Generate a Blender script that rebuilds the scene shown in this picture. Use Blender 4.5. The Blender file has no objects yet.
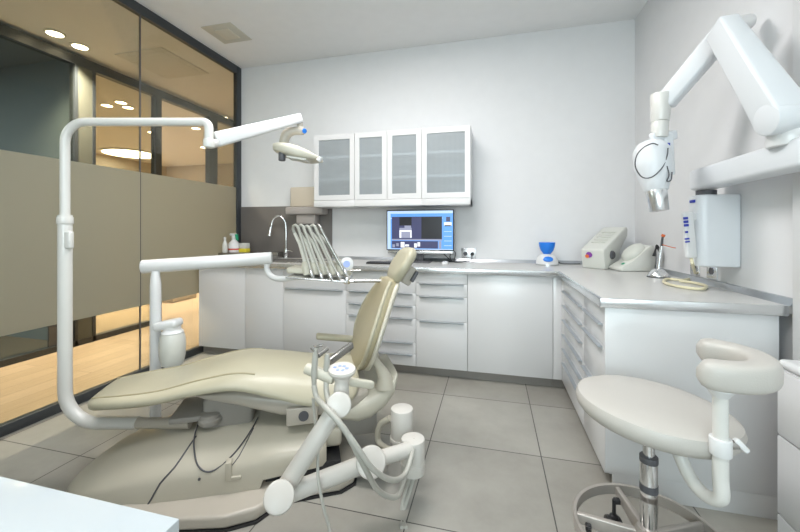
import bpy, bmesh, math, random
from mathutils import Vector, Matrix
random.seed(4)
PI = math.pi
S = bpy.context.scene
COL = S.collection
H = 1.244                       # eye height (m)
F = 364.0                       # focal length in pixels at 800x532
FW = Vector((-.2453, .9694, 0)); RT = Vector((.9694, .2453, 0))
def W(px, py, d):               # a point in the room seen at px,py and d metres in front of the eye
    return FW*d + RT*((px-400)/F*d) + Vector((0, 0, H-(py-229)/F*d))
def _dir(px): return FW + RT*((px-400)/F)
def Xat(px, Y): v = _dir(px); return v.x*Y/v.y
def Yat(px, X): v = _dir(px); return v.y*X/v.x
def atY(px, py, Y): return W(px, py, Y/_dir(px).y)
def atX(px, py, X): return W(px, py, X/_dir(px).x)
def atZ(px, py, Z): return W(px, py, (H-Z)*F/(py-229))

# ------------------------------------------------------------------ materials
def mat(name, col, rough=.5, metal=0, noise=.03, scale=9, bump=0, bscale=60, emit=None, es=1, coat=0, spec=.5):
    m = bpy.data.materials.new(name); m.use_nodes = True
    nt = m.node_tree; N = nt.nodes; L = nt.links
    b = N['Principled BSDF']
    b.inputs['Roughness'].default_value = rough
    b.inputs['Metallic'].default_value = metal
    b.inputs['Specular IOR Level'].default_value = spec
    b.inputs['Coat Weight'].default_value = coat
    tc = N.new('ShaderNodeTexCoord')
    nz = N.new('ShaderNodeTexNoise'); nz.inputs['Scale'].default_value = scale; nz.inputs['Detail'].default_value = 4
    L.new(tc.outputs['Object'], nz.inputs['Vector'])
    mx = N.new('ShaderNodeMix'); mx.data_type = 'RGBA'
    mx.inputs[6].default_value = (*[c*(1-noise) for c in col], 1)
    mx.inputs[7].default_value = (*[min(1, c*(1+noise)) for c in col], 1)
    L.new(nz.outputs['Fac'], mx.inputs[0]); L.new(mx.outputs[2], b.inputs['Base Color'])
    if bump:
        n2 = N.new('ShaderNodeTexNoise'); n2.inputs['Scale'].default_value = bscale
        L.new(tc.outputs['Object'], n2.inputs['Vector'])
        bp = N.new('ShaderNodeBump'); bp.inputs['Strength'].default_value = bump; bp.inputs['Distance'].default_value = .01
        L.new(n2.outputs['Fac'], bp.inputs['Height']); L.new(bp.outputs['Normal'], b.inputs['Normal'])
    if emit:
        b.inputs['Emission Color'].default_value = (*emit, 1); b.inputs['Emission Strength'].default_value = es
    return m
def glass_mat(name, tint, refl=.08, haze=0, hcol=(.5, .5, .5), trans=.5, stripes=False):
    m = bpy.data.materials.new(name); m.use_nodes = True
    nt = m.node_tree; N = nt.nodes; L = nt.links
    N.remove(N['Principled BSDF']); out = N['Material Output']
    tr = N.new('ShaderNodeBsdfTransparent'); tr.inputs[0].default_value = (*tint, 1)
    gl = N.new('ShaderNodeBsdfGlossy'); gl.inputs['Roughness'].default_value = .02 if haze < .3 else .25
    fr = N.new('ShaderNodeFresnel'); fr.inputs['IOR'].default_value = 1.45
    cur = tr.outputs[0]
    if haze:
        df = N.new('ShaderNodeBsdfDiffuse'); df.inputs[0].default_value = (*hcol, 1)
        tl = N.new('ShaderNodeBsdfTranslucent'); tl.inputs[0].default_value = (*hcol, 1)
        a = N.new('ShaderNodeMixShader'); a.inputs[0].default_value = trans
        L.new(df.outputs[0], a.inputs[1]); L.new(tl.outputs[0], a.inputs[2])
        b = N.new('ShaderNodeMixShader'); b.inputs[0].default_value = haze
        L.new(cur, b.inputs[1]); L.new(a.outputs[0], b.inputs[2]); cur = b.outputs[0]
        if stripes:
            tc = N.new('ShaderNodeTexCoord'); wv = N.new('ShaderNodeTexWave'); wv.inputs['Scale'].default_value = 28
            L.new(tc.outputs['Object'], wv.inputs['Vector'])
            mp = N.new('ShaderNodeMapRange'); mp.inputs[3].default_value = haze-.04; mp.inputs[4].default_value = haze+.04
            L.new(wv.outputs['Fac'], mp.inputs[0]); L.new(mp.outputs[0], b.inputs[0])
    c = N.new('ShaderNodeMixShader')
    mu = N.new('ShaderNodeMath'); mu.operation = 'MULTIPLY'; mu.inputs[1].default_value = refl/.04*.5
    L.new(fr.outputs[0], mu.inputs[0]); L.new(mu.outputs[0], c.inputs[0])
    L.new(cur, c.inputs[1]); L.new(gl.outputs[0], c.inputs[2]); L.new(c.outputs[0], out.inputs[0])
    return m
def tile_mat():
    m = mat('porcelain_tile', (.36, .34, .30), .32)
    nt = m.node_tree; N = nt.nodes; L = nt.links; b = N['Principled BSDF']
    tc = N.new('ShaderNodeTexCoord'); sep = N.new('ShaderNodeSeparateXYZ'); L.new(tc.outputs['Object'], sep.inputs[0])
    def line(sock, off):
        a = N.new('ShaderNodeMath'); a.operation = 'ADD'; a.inputs[1].default_value = off; L.new(sock, a.inputs[0])
        d = N.new('ShaderNodeMath'); d.operation = 'DIVIDE'; d.inputs[1].default_value = .613; L.new(a.outputs[0], d.inputs[0])
        f = N.new('ShaderNodeMath'); f.operation = 'FRACT'; L.new(d.outputs[0], f.inputs[0])
        s = N.new('ShaderNodeMath'); s.operation = 'SUBTRACT'; s.inputs[1].default_value = .5; L.new(f.outputs[0], s.inputs[0])
        ab = N.new('ShaderNodeMath'); ab.operation = 'ABSOLUTE'; L.new(s.outputs[0], ab.inputs[0])
        g = N.new('ShaderNodeMath'); g.operation = 'GREATER_THAN'; g.inputs[1].default_value = .4955; L.new(ab.outputs[0], g.inputs[0])
        fl = N.new('ShaderNodeMath'); fl.operation = 'FLOOR'; L.new(d.outputs[0], fl.inputs[0])
        return g.outputs[0], fl.outputs[0]
    gx, fx = line(sep.outputs[0], .353+.613*20); gy, fy = line(sep.outputs[1], -2.118+.613*20)
    mxx = N.new('ShaderNodeMath'); mxx.operation = 'MAXIMUM'; L.new(gx, mxx.inputs[0]); L.new(gy, mxx.inputs[1])
    cmb = N.new('ShaderNodeCombineXYZ'); L.new(fx, cmb.inputs[0]); L.new(fy, cmb.inputs[1])
    wn = N.new('ShaderNodeTexWhiteNoise'); L.new(cmb.outputs[0], wn.inputs['Vector'])
    nz = N.new('ShaderNodeTexNoise'); nz.inputs['Scale'].default_value = 2.6; nz.inputs['Detail'].default_value = 8; nz.inputs['Roughness'].default_value = .65
    L.new(tc.outputs['Object'], nz.inputs['Vector'])
    add = N.new('ShaderNodeMath'); add.operation = 'MULTIPLY_ADD'; add.inputs[1].default_value = .25; L.new(wn.outputs['Value'], add.inputs[0]); L.new(nz.outputs['Fac'], add.inputs[2])
    rp = N.new('ShaderNodeValToRGB')
    rp.color_ramp.elements[0].position = .35; rp.color_ramp.elements[0].color = (.27, .255, .225, 1)
    rp.color_ramp.elements[1].position = .95; rp.color_ramp.elements[1].color = (.40, .385, .345, 1)
    L.new(add.outputs[0], rp.inputs[0])
    mx = N.new('ShaderNodeMix'); mx.data_type = 'RGBA'; mx.inputs[7].default_value = (.06, .055, .05, 1)
    L.new(mxx.outputs[0], mx.inputs[0]); L.new(rp.outputs[0], mx.inputs[6]); L.new(mx.outputs[2], b.inputs['Base Color'])
    return m
def wood_mat():
    m = mat('oak_planks', (.5, .34, .18), .4)
    nt = m.node_tree; N = nt.nodes; L = nt.links; b = N['Principled BSDF']
    tc = N.new('ShaderNodeTexCoord'); mp = N.new('ShaderNodeMapping'); mp.inputs['Rotation'].default_value = (0, 0, PI/2)
    L.new(tc.outputs['Object'], mp.inputs[0])
    br = N.new('ShaderNodeTexBrick'); br.inputs['Scale'].default_value = 1; br.inputs['Brick Width'].default_value = 1.6; br.inputs['Row Height'].default_value = .16
    br.inputs['Mortar Size'].default_value = .002; br.inputs['Color1'].default_value = (.50, .375, .25, 1); br.inputs['Color2'].default_value = (.42, .31, .195, 1); br.inputs['Mortar'].default_value = (.22, .14, .07, 1)
    L.new(mp.outputs[0], br.inputs['Vector'])
    m2 = N.new('ShaderNodeMapping'); m2.inputs['Scale'].default_value = (22, 1.2, 1); L.new(tc.outputs['Object'], m2.inputs[0])
    nz = N.new('ShaderNodeTexNoise'); nz.inputs['Scale'].default_value = 2; nz.inputs['Detail'].default_value = 6; L.new(m2.outputs[0], nz.inputs['Vector'])
    rp = N.new('ShaderNodeValToRGB'); rp.color_ramp.elements[0].color = (.72, .70, .68, 1); rp.color_ramp.elements[1].color = (1.1, 1.08, 1.05, 1)
    L.new(nz.outputs['Fac'], rp.inputs[0])
    mu = N.new('ShaderNodeMix'); mu.data_type = 'RGBA'; mu.blend_type = 'MULTIPLY'; mu.inputs[0].default_value = 1
    L.new(br.outputs['Color'], mu.inputs[6]); L.new(rp.outputs[0], mu.inputs[7]); L.new(mu.outputs[2], b.inputs['Base Color'])
    return m
M = dict(
 wall=mat('white_paint', (.735, .735, .745), .7, bump=.03, bscale=200),
 ceil=mat('ceiling_paint', (.80, .80, .80), .8),
 cwall=mat('beige_paint', (.55, .48, .38), .7),
 cceil=mat('corridor_ceiling', (.80, .78, .74), .8),
 dwall=mat('slate_paint', (.20, .24, .27), .7),
 tile=tile_mat(), wood=wood_mat(),
 dfloor=mat('dark_carpet', (.10, .09, .08), .9),
 frame=mat('anthracite_metal', (.035, .04, .045), .4),
 jamb=mat('olive_grey_trim', (.10, .10, .08), .5),
 glass=glass_mat('clear_glass', (.86, .86, .80), .022),
 frost=glass_mat('frosted_film', (.8, .78, .7), .04, .93, (.535, .515, .435), .72),
 cabglass=glass_mat('reeded_glass', (.9, .93, .95), .05, .42, (.74, .78, .80), .35, True),
 cab=mat('white_laminate', (.70, .695, .70), .28, noise=.01, coat=.2),
 cabin=mat('cabinet_inside', (.60, .62, .64), .6),
 shelf=mat('shelf_white', (.8, .8, .8), .5),
 handle=mat('brushed_aluminium', (.50, .54, .58), .35, .7),
 kick=mat('plinth_grey', (.30, .28, .26), .5, .3),
 top=mat('worktop_grey', (.56, .555, .54), .28, noise=.04, scale=30),
 topedge=mat('steel_edge', (.70, .71, .72), .25, .85),
 profile=mat('steel_profile', (.45, .47, .50), .3, .8),
 slate=mat('slate_splashback', (.17, .155, .145), .4, noise=.06, scale=4),
 steel=mat('stainless_steel', (.42, .41, .39), .25, .9),
 chrome=mat('chrome', (.75, .75, .76), .1, 1),
 black=mat('black_plastic', (.02, .02, .022), .4),
 dark=mat('dark_grey_plastic', (.09, .09, .10), .5),
 armw=mat('warm_white_plastic', (.60, .575, .535), .35, noise=.01, coat=.1),
 white=mat('white_plastic', (.70, .70, .70), .3, noise=.01, coat=.2),
 tube=mat('white_enamel', (.66, .65, .62), .28, noise=.01, coat=.3),
 cream=mat('cream_plastic', (.58, .55, .46), .35, noise=.02, coat=.15),
 shell=mat('warm_grey_plastic', (.46, .42, .36), .35, noise=.02, coat=.15),
 shell2=mat('cream_shell', (.52, .485, .40), .35, noise=.02, coat=.15),
 vinyl=mat('beige_vinyl', (.435, .405, .30), .42, noise=.05, scale=6, bump=.15, bscale=14, coat=.08),
 vinyl2=mat('olive_beige_vinyl', (.37, .325, .21), .4, noise=.05, scale=6, bump=.1, bscale=20),
 leather=mat('pale_grey_vinyl', (.50, .475, .44), .38, noise=.02, bump=.08, bscale=250),
 hose=mat('grey_hose', (.42, .41, .37), .45),
 hosel=mat('pale_hose', (.66, .64, .58), .4),
 blue=mat('blue_plastic', (.015, .20, .75), .3),
 navy=mat('navy_print', (.03, .05, .40), .5),
 lblue=mat('light_blue_print', (.35, .45, .85), .5),
 green=mat('green_plastic', (.02, .35, .18), .4),
 yellow=mat('yellow_plastic', (.75, .62, .05), .5),
 red=mat('red_plastic', (.6, .08, .05), .5),
 orange=mat('orange_plastic', (.7, .15, .04), .4),
 purple=mat('purple_print', (.25, .06, .35), .5),
 bottle=mat('milky_bottle', (.62, .62, .58), .35),
 machine=mat('off_white_machine', (.64, .645, .60), .35, noise=.01, coat=.15),
 machine2=mat('machine_lid', (.60, .61, .56), .3, noise=.01),
 xray=mat('xray_white', (.68, .70, .725), .35, noise=.01, coat=.1),
 coil=mat('cream_cord', (.72, .66, .46), .5),
 base=mat('stool_alloy', (.46, .42, .385), .35, .5),
 desk=mat('gloss_white_desk', (.52, .57, .60), .08, noise=.005, coat=.6),
 beigebox=mat('beige_dispenser', (.62, .54, .44), .4),
 greybox=mat('grey_dispenser', (.38, .345, .325), .4),
 knit=mat('mechanism_grey', (.33, .31, .28), .5),
 lamp=mat('lamp_diffuser', (.9, .9, .9), .5, emit=(1, .93, .82), es=9),
 spot=mat('warm_spot', (.9, .9, .9), .5, emit=(1, .86, .62), es=14),
 spotrim=mat('spot_rim', (.7, .68, .6), .4),
 led=mat('room_lamp_diffuser', (.9, .9, .9), .5, emit=(.96, .98, 1), es=4),
 hatch=mat('corridor_hatch', (.70, .67, .60), .7),
 vent=mat('vent_metal', (.55, .53, .46), .6),
 vent2=mat('vent_inner', (.62, .58, .48), .6),
 scr_blue=mat('screen_blue', (.02, .05, .1), .3, emit=(.12, .36, .9), es=.9),
 scr_lt=mat('screen_pale', (.02, .05, .1), .3, emit=(.55, .72, 1), es=.9),
 scr_navy=mat('screen_navy', (.01, .01, .03), .3, emit=(.05, .055, .12), es=1),
 scr_blk=mat('screen_black', (.01, .01, .01), .3, emit=(.01, .01, .014), es=1),
 scr_gry=mat('screen_grey', (.01, .01, .03), .3, emit=(.30, .32, .42), es=1),
 scr_wht=mat('screen_white', (.1, .1, .1), .3, emit=(.85, .88, .95), es=1),
 scr_vio=mat('screen_violet', (.1, .1, .1), .3, emit=(.22, .2, .75), es=.9),
 glassb=glass_mat('bottle_glass', (.8, .8, .75), .06, .5, (.6, .6, .52), .5),
)

# ------------------------------------------------------------------ mesh helpers
class B:
    def __init__(s): s.bm = bmesh.new(); s.mi = 0; s.mats = []
    def use(s, m):
        if m not in s.mats: s.mats.append(m)
        s.mi = s.mats.index(m); return s
    def _mark(s, fs):
        for f in fs: f.material_index = s.mi; f.smooth = True
    def _merge(s, b2, xf=None):
        if xf is not None: bmesh.ops.transform(b2, matrix=xf, verts=b2.verts)
        me = bpy.data.meshes.new('t'); b2.to_mesh(me); b2.free()
        n = len(s.bm.faces); s.bm.from_mesh(me); bpy.data.meshes.remove(me)
        s.bm.faces.ensure_lookup_table(); s._mark(s.bm.faces[n:]); return s
    def box(s, x0, x1, y0, y1, z0, z1, bev=0, seg=2, xf=None):
        b = bmesh.new(); bmesh.ops.create_cube(b, size=1)
        for v in b.verts:
            v.co = Vector(((x0+x1)/2+v.co.x*(x1-x0), (y0+y1)/2+v.co.y*(y1-y0), (z0+z1)/2+v.co.z*(z1-z0)))
        if bev:
            bev = min(bev, .49*min(abs(x1-x0), abs(y1-y0), abs(z1-z0)))
            bmesh.ops.bevel(b, geom=b.edges[:], offset=bev, segments=seg, affect='EDGES', profile=.5)
        return s._merge(b, xf)
    def hull(s, pts8, bev=0, seg=2):   # bottom 4 then top 4, any quad hexahedron
        b = bmesh.new(); v = [b.verts.new(p) for p in pts8]
        for f in ((3, 2, 1, 0), (4, 5, 6, 7), (0, 1, 5, 4), (1, 2, 6, 5), (2, 3, 7, 6), (3, 0, 4, 7)): b.faces.new([v[i] for i in f])
        bmesh.ops.recalc_face_normals(b, faces=b.faces)
        if bev: bmesh.ops.bevel(b, geom=b.edges[:], offset=bev, segments=seg, affect='EDGES', profile=.5)
        return s._merge(b)
    def prism(s, pts, vec, bev=0, seg=2):  # polygon pts extruded by vec
        b = bmesh.new(); vec = Vector(vec)
        a = [b.verts.new(p) for p in pts]; c = [b.verts.new(Vector(p)+vec) for p in pts]; n = len(a)
        b.faces.new(a); b.faces.new(c[::-1])
        for i in range(n): b.faces.new((a[i], c[i], c[(i+1) % n], a[(i+1) % n]))
        bmesh.ops.recalc_face_normals(b, faces=b.faces)
        if bev: bmesh.ops.bevel(b, geom=b.edges[:], offset=bev, segments=seg, affect='EDGES', profile=.5)
        return s._merge(b)
    def beam(s, p0, p1, w, h, side=(0, 0, 1), bev=.01, w1=None, h1=None, seg=3):
        p0 = Vector(p0); p1 = Vector(p1); a = (p1-p0).normalized(); u = Vector(side)
        v = a.cross(u).normalized(); u = v.cross(a).normalized(); w1 = w1 or w; h1 = h1 or h
        q = []
        for p, ww, hh in ((p0, w, h), (p1, w1, h1)):
            q += [p-v*ww/2-u*hh/2, p+v*ww/2-u*hh/2, p+v*ww/2+u*hh/2, p-v*ww/2+u*hh/2]
        return s.hull(q, bev, seg)
    def loft(s, secs, cap=True):
        b = bmesh.new(); R = [[b.verts.new(p) for p in sec] for sec in secs]; n = len(secs[0])
        for i in range(len(R)-1):
            for j in range(n):
                b.faces.new((R[i][j], R[i][(j+1) % n], R[i+1][(j+1) % n], R[i+1][j]))
        if cap: b.faces.new(R[0][::-1]); b.faces.new(R[-1])
        bmesh.ops.recalc_face_normals(b, faces=b.faces)
        return s._merge(b)
    def tube(s, pts, r, n=12, smooth=True, res=6):
        P = [Vector(p) for p in pts]; rr = r if isinstance(r, (list, tuple)) else [r]*len(P)
        if smooth and len(P) > 2:
            Q = []; RR = []
            E = [P[0]*2-P[1]]+P+[P[-1]*2-P[-2]]
            for i in range(len(P)-1):
                a, b_, c, d = E[i:i+4]
                for k in range(res):
                    t = k/res
                    Q.append(.5*((2*b_)+(c-a)*t+(2*a-5*b_+4*c-d)*t*t+(3*b_-a-3*c+d)*t**3)); RR.append(rr[i]*(1-t)+rr[i+1]*t)
            Q.append(P[-1]); RR.append(rr[-1]); P, rr = Q, RR
        secs = []; T = (P[1]-P[0]).normalized()
        u = T.orthogonal().normalized()
        for i, p in enumerate(P):
            T2 = ((P[min(i+1, len(P)-1)]-P[max(i-1, 0)])).normalized()
            u = (u-T2*u.dot(T2)).normalized(); v = T2.cross(u)
            secs.append([p+(u*math.cos(2*PI*k/n)+v*math.sin(2*PI*k/n))*rr[i] for k in range(n)])
        return s.loft(secs)
    def cyl(s, p0, p1, r, r1=None, n=24, bev=0):
        p0 = Vector(p0); p1 = Vector(p1); r1 = r if r1 is None else r1
        if bev:
            a = (p1-p0).normalized()*bev
            return s.tube([p0, p0+a*.3, p0+a, p1-a, p1-a*.3, p1], [r-bev, r-bev*.3, r, r1, r1-bev*.3, r1-bev], n, False)
        return s.tube([p0, p1], [r, r1], n, False)
    def lathe(s, c, prof, n=32, xf=None, sx=1, sy=1):
        b = bmesh.new(); R = []
        for r, z in prof:
            R.append([b.verts.new((r*sx*math.cos(2*PI*k/n), r*sy*math.sin(2*PI*k/n), z)) for k in range(n)])
        for i in range(len(R)-1):
            for j in range(n): b.faces.new((R[i][j], R[i][(j+1) % n], R[i+1][(j+1) % n], R[i+1][j]))
        b.faces.new(R[0][::-1]); b.faces.new(R[-1])
        bmesh.ops.recalc_face_normals(b, faces=b.faces)
        x = Matrix.Translation(c)
        if xf is not None: x = x @ xf
        return s._merge(b, x)
    def build(s, name, m, parent=None, xf=None):
        if xf is not None: bmesh.ops.transform(s.bm, matrix=xf, verts=s.bm.verts)
        if parent is not None: bmesh.ops.transform(s.bm, matrix=WM[parent.name].inverted(), verts=s.bm.verts)
        me = bpy.data.meshes.new(name); s.bm.to_mesh(me); s.bm.free()
        o = bpy.data.objects.new(name, me); COL.objects.link(o)
        for mm in (s.mats or [m]): me.materials.append(mm)
        try: me.set_sharp_from_angle(angle=math.radians(38))
        except Exception: pass
        if parent is not None: o.parent = parent; WM[o.name] = WM[parent.name]
        else: WM[o.name] = Matrix()
        return o
WM = {}
def thing(name, label, cat, loc=(0, 0, 0), rz=0, group=None):
    o = bpy.data.objects.new(name, None); COL.objects.link(o); o.empty_display_size = .05
    o.location = loc; o.rotation_euler = (0, 0, rz)
    WM[o.name] = Matrix.Translation(loc) @ Matrix.Rotation(rz, 4, 'Z')
    o['label'] = label; o['category'] = cat
    if group: o['group'] = group
    return o
def tag(o, label, cat, group=None):
    o['label'] = label; o['category'] = cat
    if group: o['group'] = group
    return o
def struct(o): o['kind'] = 'structure'; return o
def LX(o): return WM[o.name]

# ------------------------------------------------------------------ room shell
XG, XR, YB, YF, ZC = -2.86, 1.24, 3.67, -1.7, 3.12
struct(B().box(XG-.03, XR+.1, YF-.1, YB+.1, -.1, 0).build('floor', M['tile']))
struct(B().box(XG-.02, XR+.1, YF-.1, YB+.1, ZC, ZC+.1).build('ceiling', M['ceil']))
struct(B().box(XG-.02, XR+.1, YB, YB+.1, 0, ZC).build('wall_back', M['wall']))
struct(B().box(XR, XR+.1, YF, YB, 0, ZC).build('wall_right', M['wall']))
w = B(); wx0, wx1, wz0, wz1 = -.9, 1.0, .9, 2.5
w.box(XG-.02, wx0, YF-.1, YF, 0, ZC); w.box(wx1, XR, YF-.1, YF, 0, ZC); w.box(wx0, wx1, YF-.1, YF, 0, wz0); w.box(wx0, wx1, YF-.1, YF, wz1, ZC)
struct(w.build('wall_front', M['wall']))
wi = struct(B().box(wx0, wx1, YF-.06, YF-.05, wz0, wz1).build('window_3', M['glass']))
f = B()
for a in (wx0, (wx0+wx1)/2-.02, wx1-.04): f.box(a, a+.04, YF-.08, YF-.03, wz0, wz1)
for a in (wz0, wz1-.04): f.box(wx0, wx1, YF-.08, YF-.03, a, a+.04)
f.build('window_frame', M['white'], wi)
# pilaster closing the worktop end
struct(B().box(1.205, XR+.01, .9, 1.86, 0, ZC, .003).build('trim_1', M['white']))

# glass partition on the left
seam = Yat(140, XG)
p = bpy.data.objects.new('window_1', None); COL.objects.link(p); WM[p.name] = Matrix(); p['kind'] = 'structure'
f = B()
f.box(XG-.03, XG+.02, YB-.075, YB, 0, ZC, .003); f.box(XG-.03, XG+.02, YF, YB-.075, ZC-.085, ZC, .003); f.box(XG-.03, XG+.02, YF, YB-.075, 0, .065, .003)
f.build('window_frame', M['frame'], p)
for a, b_ in ((YF, seam-.002), (seam+.002, YB-.075)):
    g = B().box(XG-.006, XG+.004, a, b_, .065, ZC-.085).build('glass_pane', M['glass'], p)
    g2 = B().box(XG+.0045, XG+.006, a, b_, .60, 1.72).build('frosted_film', M['frost'], g)
B().box(XG-.007, XG+.007, seam-.003, seam+.003, .065, ZC-.085).build('glass_joint', M['dark'], p)

# corridor and the rooms beyond
XC = -4.3
struct(B().box(-9.6, XG-.03, -1.7, 9, -.1, 0).build('floor_corridor', M['wood']))
struct(B().box(-9.6, XG-.02, -1.8, 9, ZC, ZC+.1).build('ceiling_corridor', M['cceil']))
struct(B().box(-9.6, XG-.02, 8.9, 9, 0, ZC).build('wall_corridor_end', M['cwall']))
struct(B().box(-9.6, XG-.02, -1.8, -1.7, 0, ZC).build('wall_corridor_front', M['cwall']))
struct(B().box(XG-.12, XG-.02, YB+.1, 9, 0, ZC).build('wall_corridor_side', M['cwall']))
struct(B().box(-9.6, -9.5, -1.7, 9, 0, ZC).build('wall_far', M['cwall']))
struct(B().box(-9.5, XC-.06, 2.95, 3.05, 0, ZC).build('wall_between_rooms', M['dwall']))
struct(B().box(-6.7, -6.6, -1.7, 2.95, 0, ZC).build('wall_dark_room', M['dwall']))
struct(B().box(-6.6, XC-.06, -1.7, 2.95, ZC-.02, ZC-.001).build('ceiling_dark_room', M['dwall']))
struct(B().box(-6.6, XC-.04, -1.7, 2.95, .001, .012).build('floor_dark_room', M['dfloor']))
ya, yb = Yat(76, XC), Yat(91, XC); yc, yd = Yat(154, XC), Yat(160, XC); ye, yf = Yat(208, XC), Yat(216, XC)
p2 = bpy.data.objects.new('window_2', None); COL.objects.link(p2); WM[p2.name] = Matrix(); p2['kind'] = 'structure'
f = B()
f.box(XC-.05, XC+.03, -1.7, 8.9, ZC-.13, ZC-.03)
f.box(XC-.05, XC+.03, -1.7, Yat(149, XC), 0, .06)
for a, b_ in ((ya-.03, ya), (yb, yb+.03), (yc, yd), (ye, yf), (6.6, 6.75)): f.box(XC-.05, XC+.03, a, b_, 0, ZC-.13)
f.build('window_frame', M['frame'], p2)
B().box(XC-.05, XC+.02, ya, yb, 0, ZC-.13).build('jamb', M['jamb'], p2)
for a, b_ in ((-1.7, ya-.03), (yb+.03, yc), (yf, 6.6)):
    B().box(XC-.006, XC, a, b_, .06, ZC-.13).build('glass_pane', M['glass'], p2)
B().box(XC-.01, XC+.006, ya-.25, ya-.03, .06, .62).build('lower_panel', M['dark'], p2)
o = B(); o.box(-6.58, -6.55, 1.2, 1.95, 1.55, 2.05, .005); o.use(M['scr_vio'])
o = B().use(M['dark']); o.box(-6.59, -6.555, 1.15, 2.0, 1.45, 1.95, .006); o.use(M['scr_vio']); o.box(-6.555, -6.553, 1.18, 1.97, 1.48, 1.92)
tag(o.build('wall_screen', None), 'violet glowing screen in the dark room beyond the corridor', 'screen')
# low bench seen through the clear strip
bn = B().box(-6.2, -5.2, 5.0, 5.5, .0, .30, .01); tag(bn.build('low_bench', M['cwall']), 'low pale bench on the wood floor past the corridor', 'bench')
pb = B(); pb.box(XC-.35, XC-.25, 1.95, 2.12, .012, .26, .004); pb.box(XC-.36, XC-.24, 1.93, 2.14, .26, .28, .004)
tag(pb.build('paper_box', M['lblue']), 'small pale blue box on the dark floor behind the far glass', 'box')
# ceiling fittings
def spot(x, y, lab, r=.05, z=ZC):
    t = thing('ceiling_spotlight', lab, 'ceiling light', (x, y, z-.02), 0, 'recessed spotlights beyond the glass')
    B().lathe((x, y, z-.012), [(r+.018, .012), (r+.018, .004), (r, 0), (r, .004)], 24).build('rim', M['spotrim'], t)
    B().lathe((x, y, z-.011), [(r, .0), (r*.6, -.001), (.001, -.002)], 24).build('lamp_lens', M['spot'], t)
for (px, py, lab) in ((55, 33, 'round warm spotlight in the corridor ceiling, leftmost of the corridor pair'), (80, 46, 'round warm spotlight in the corridor ceiling, right of the corridor pair'),
                      (223, 117, 'small warm spotlight at the far end of the corridor ceiling beside the corner post'),
                      (196, 128, 'small spotlight in the far room, above and left of the lamp arm elbow'), (204, 147, 'faintest small spotlight in the far room, just below the lamp arm elbow'),
                      (152, 132, 'small spotlight in the far room beside the first dark post'), (121, 102, 'middle and highest of three clustered spotlights in the far room'),
                      (107, 105, 'leftmost of three clustered spotlights in the far room'), (128, 107, 'rightmost of three clustered spotlights in the far room')):
    q = atZ(px, py, ZC); spot(q.x, q.y, lab, .065 if px < 100 else .07)
q = atZ(131, 153, ZC)
t = thing('ceiling_lamp', 'large oval glowing ceiling lamp in the far room behind glass', 'ceiling light', (q.x, q.y, ZC-.03))
B().lathe((q.x, q.y, ZC-.03), [(.62, .03), (.62, 0), (.58, 0)], 40).build('rim', M['spotrim'], t)
B().lathe((q.x, q.y, ZC-.031), [(.57, 0), (.3, -.002), (.001, -.003)], 40).build('diffuser', M['lamp'], t)
t = thing('ceiling_vent', 'square ceiling vent with pale centre above the room corner', 'vent', (-2.46, 2.97, ZC-.01))
B().box(-2.62, -2.30, 2.82, 3.13, ZC-.008, ZC, .003).build('frame', M['vent'], t)
B().box(-2.54, -2.38, 2.89, 3.06, ZC-.016, ZC-.008, .003).build('inner_plate', M['vent2'], t)
t = thing('ceiling_hatch', 'large square panel in the corridor ceiling seen through glass', 'ceiling panel', (-3.6, 3.35, ZC-.01))
B().box(-3.92, -3.3, 3.03, 3.68, ZC-.012, ZC, .003).build('frame', M['hatch'], t)
B().box(-3.86, -3.36, 3.09, 3.62, ZC-.018, ZC-.012, .003).build('inner_plate', M['hatch'], t)
for i, (x, y) in enumerate(((-.8, 1.9), (-.8, .1))):
    t = thing('ceiling_light', 'rectangular ceiling light panel over the ' + ('treatment chair' if i == 0 else 'desk behind the camera'), 'ceiling light', (x, y, ZC-.03))
    B().box(x-.62, x+.62, y-.32, y+.32, ZC-.03, ZC, .004).build('housing', M['white'], t)
    B().box(x-.6, x+.6, y-.3, y+.3, ZC-.032, ZC-.03).build('diffuser', M['led'], t)

# ------------------------------------------------------------------ kitchen units
FY, FX, HT = 3.02, .52, .92
def base_unit(lab, x0, x1, fronts, xf_thing, depth=.62, cat='cabinet', handle_inset=.02):
    # local: front at y=0 facing -y, width along x
    t = thing('base_cabinet', lab, cat, *xf_thing, group='white base cabinets'); X = LX(t)
    B().box(x0+.001, x1-.001, .02, depth, .08, HT-.045, .002).build('body', M['cab'], t, X)
    B().box(x0, x1, .06, .075, 0, .08).build('plinth', M['kick'], t, X)
    for k, (kind, a, b_, z0, z1, hd) in enumerate(fronts):
        fo = B().box(a+.0015, b_-.0015, 0, .019, z0+.0015, z1-.0015, .0015).build(kind, M['cab'], t, X)
        if hd:
            hb = B(); w0, w1 = a+.03, b_-.03
            hb.prism([(w0, -.024, z1-.004), (w0, -.002, z1-.003), (w0, -.0005, z1-.016), (w0, -.003, z1-.016), (w0, -.004, z1-.008), (w0, -.022, z1-.010)], (w1-w0, 0, 0))
            hb.build('handle', M['handle'], fo, X)
    return t
def rows(a, b_, zs, nohandle=(0,)):
    return [('drawer', a, b_, zs[i+1], zs[i], i not in nohandle) for i in range(len(zs)-1)]
xs = [XG+.03]+[Xat(p_, FY) for p_ in (245, 283, 346, 416, 467.5, 553)]
TL = ((0, FY, 0), 0)
def R_(lab, i, fr): base_unit(lab, xs[i], xs[i+1], fr, TL)
R_('plain white base cabinet at the left end against the glass', 0, [('door', xs[0], xs[1], .08, .88, False)])
R_('plain white base cabinet under the sink and tap', 1, [('door', xs[1], xs[2], .08, .88, False)])
R_('wide white base cabinet with one top drawer, behind the instrument tray', 2, rows(xs[2], xs[3], [.88, .70, .08], (0,)))
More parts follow.
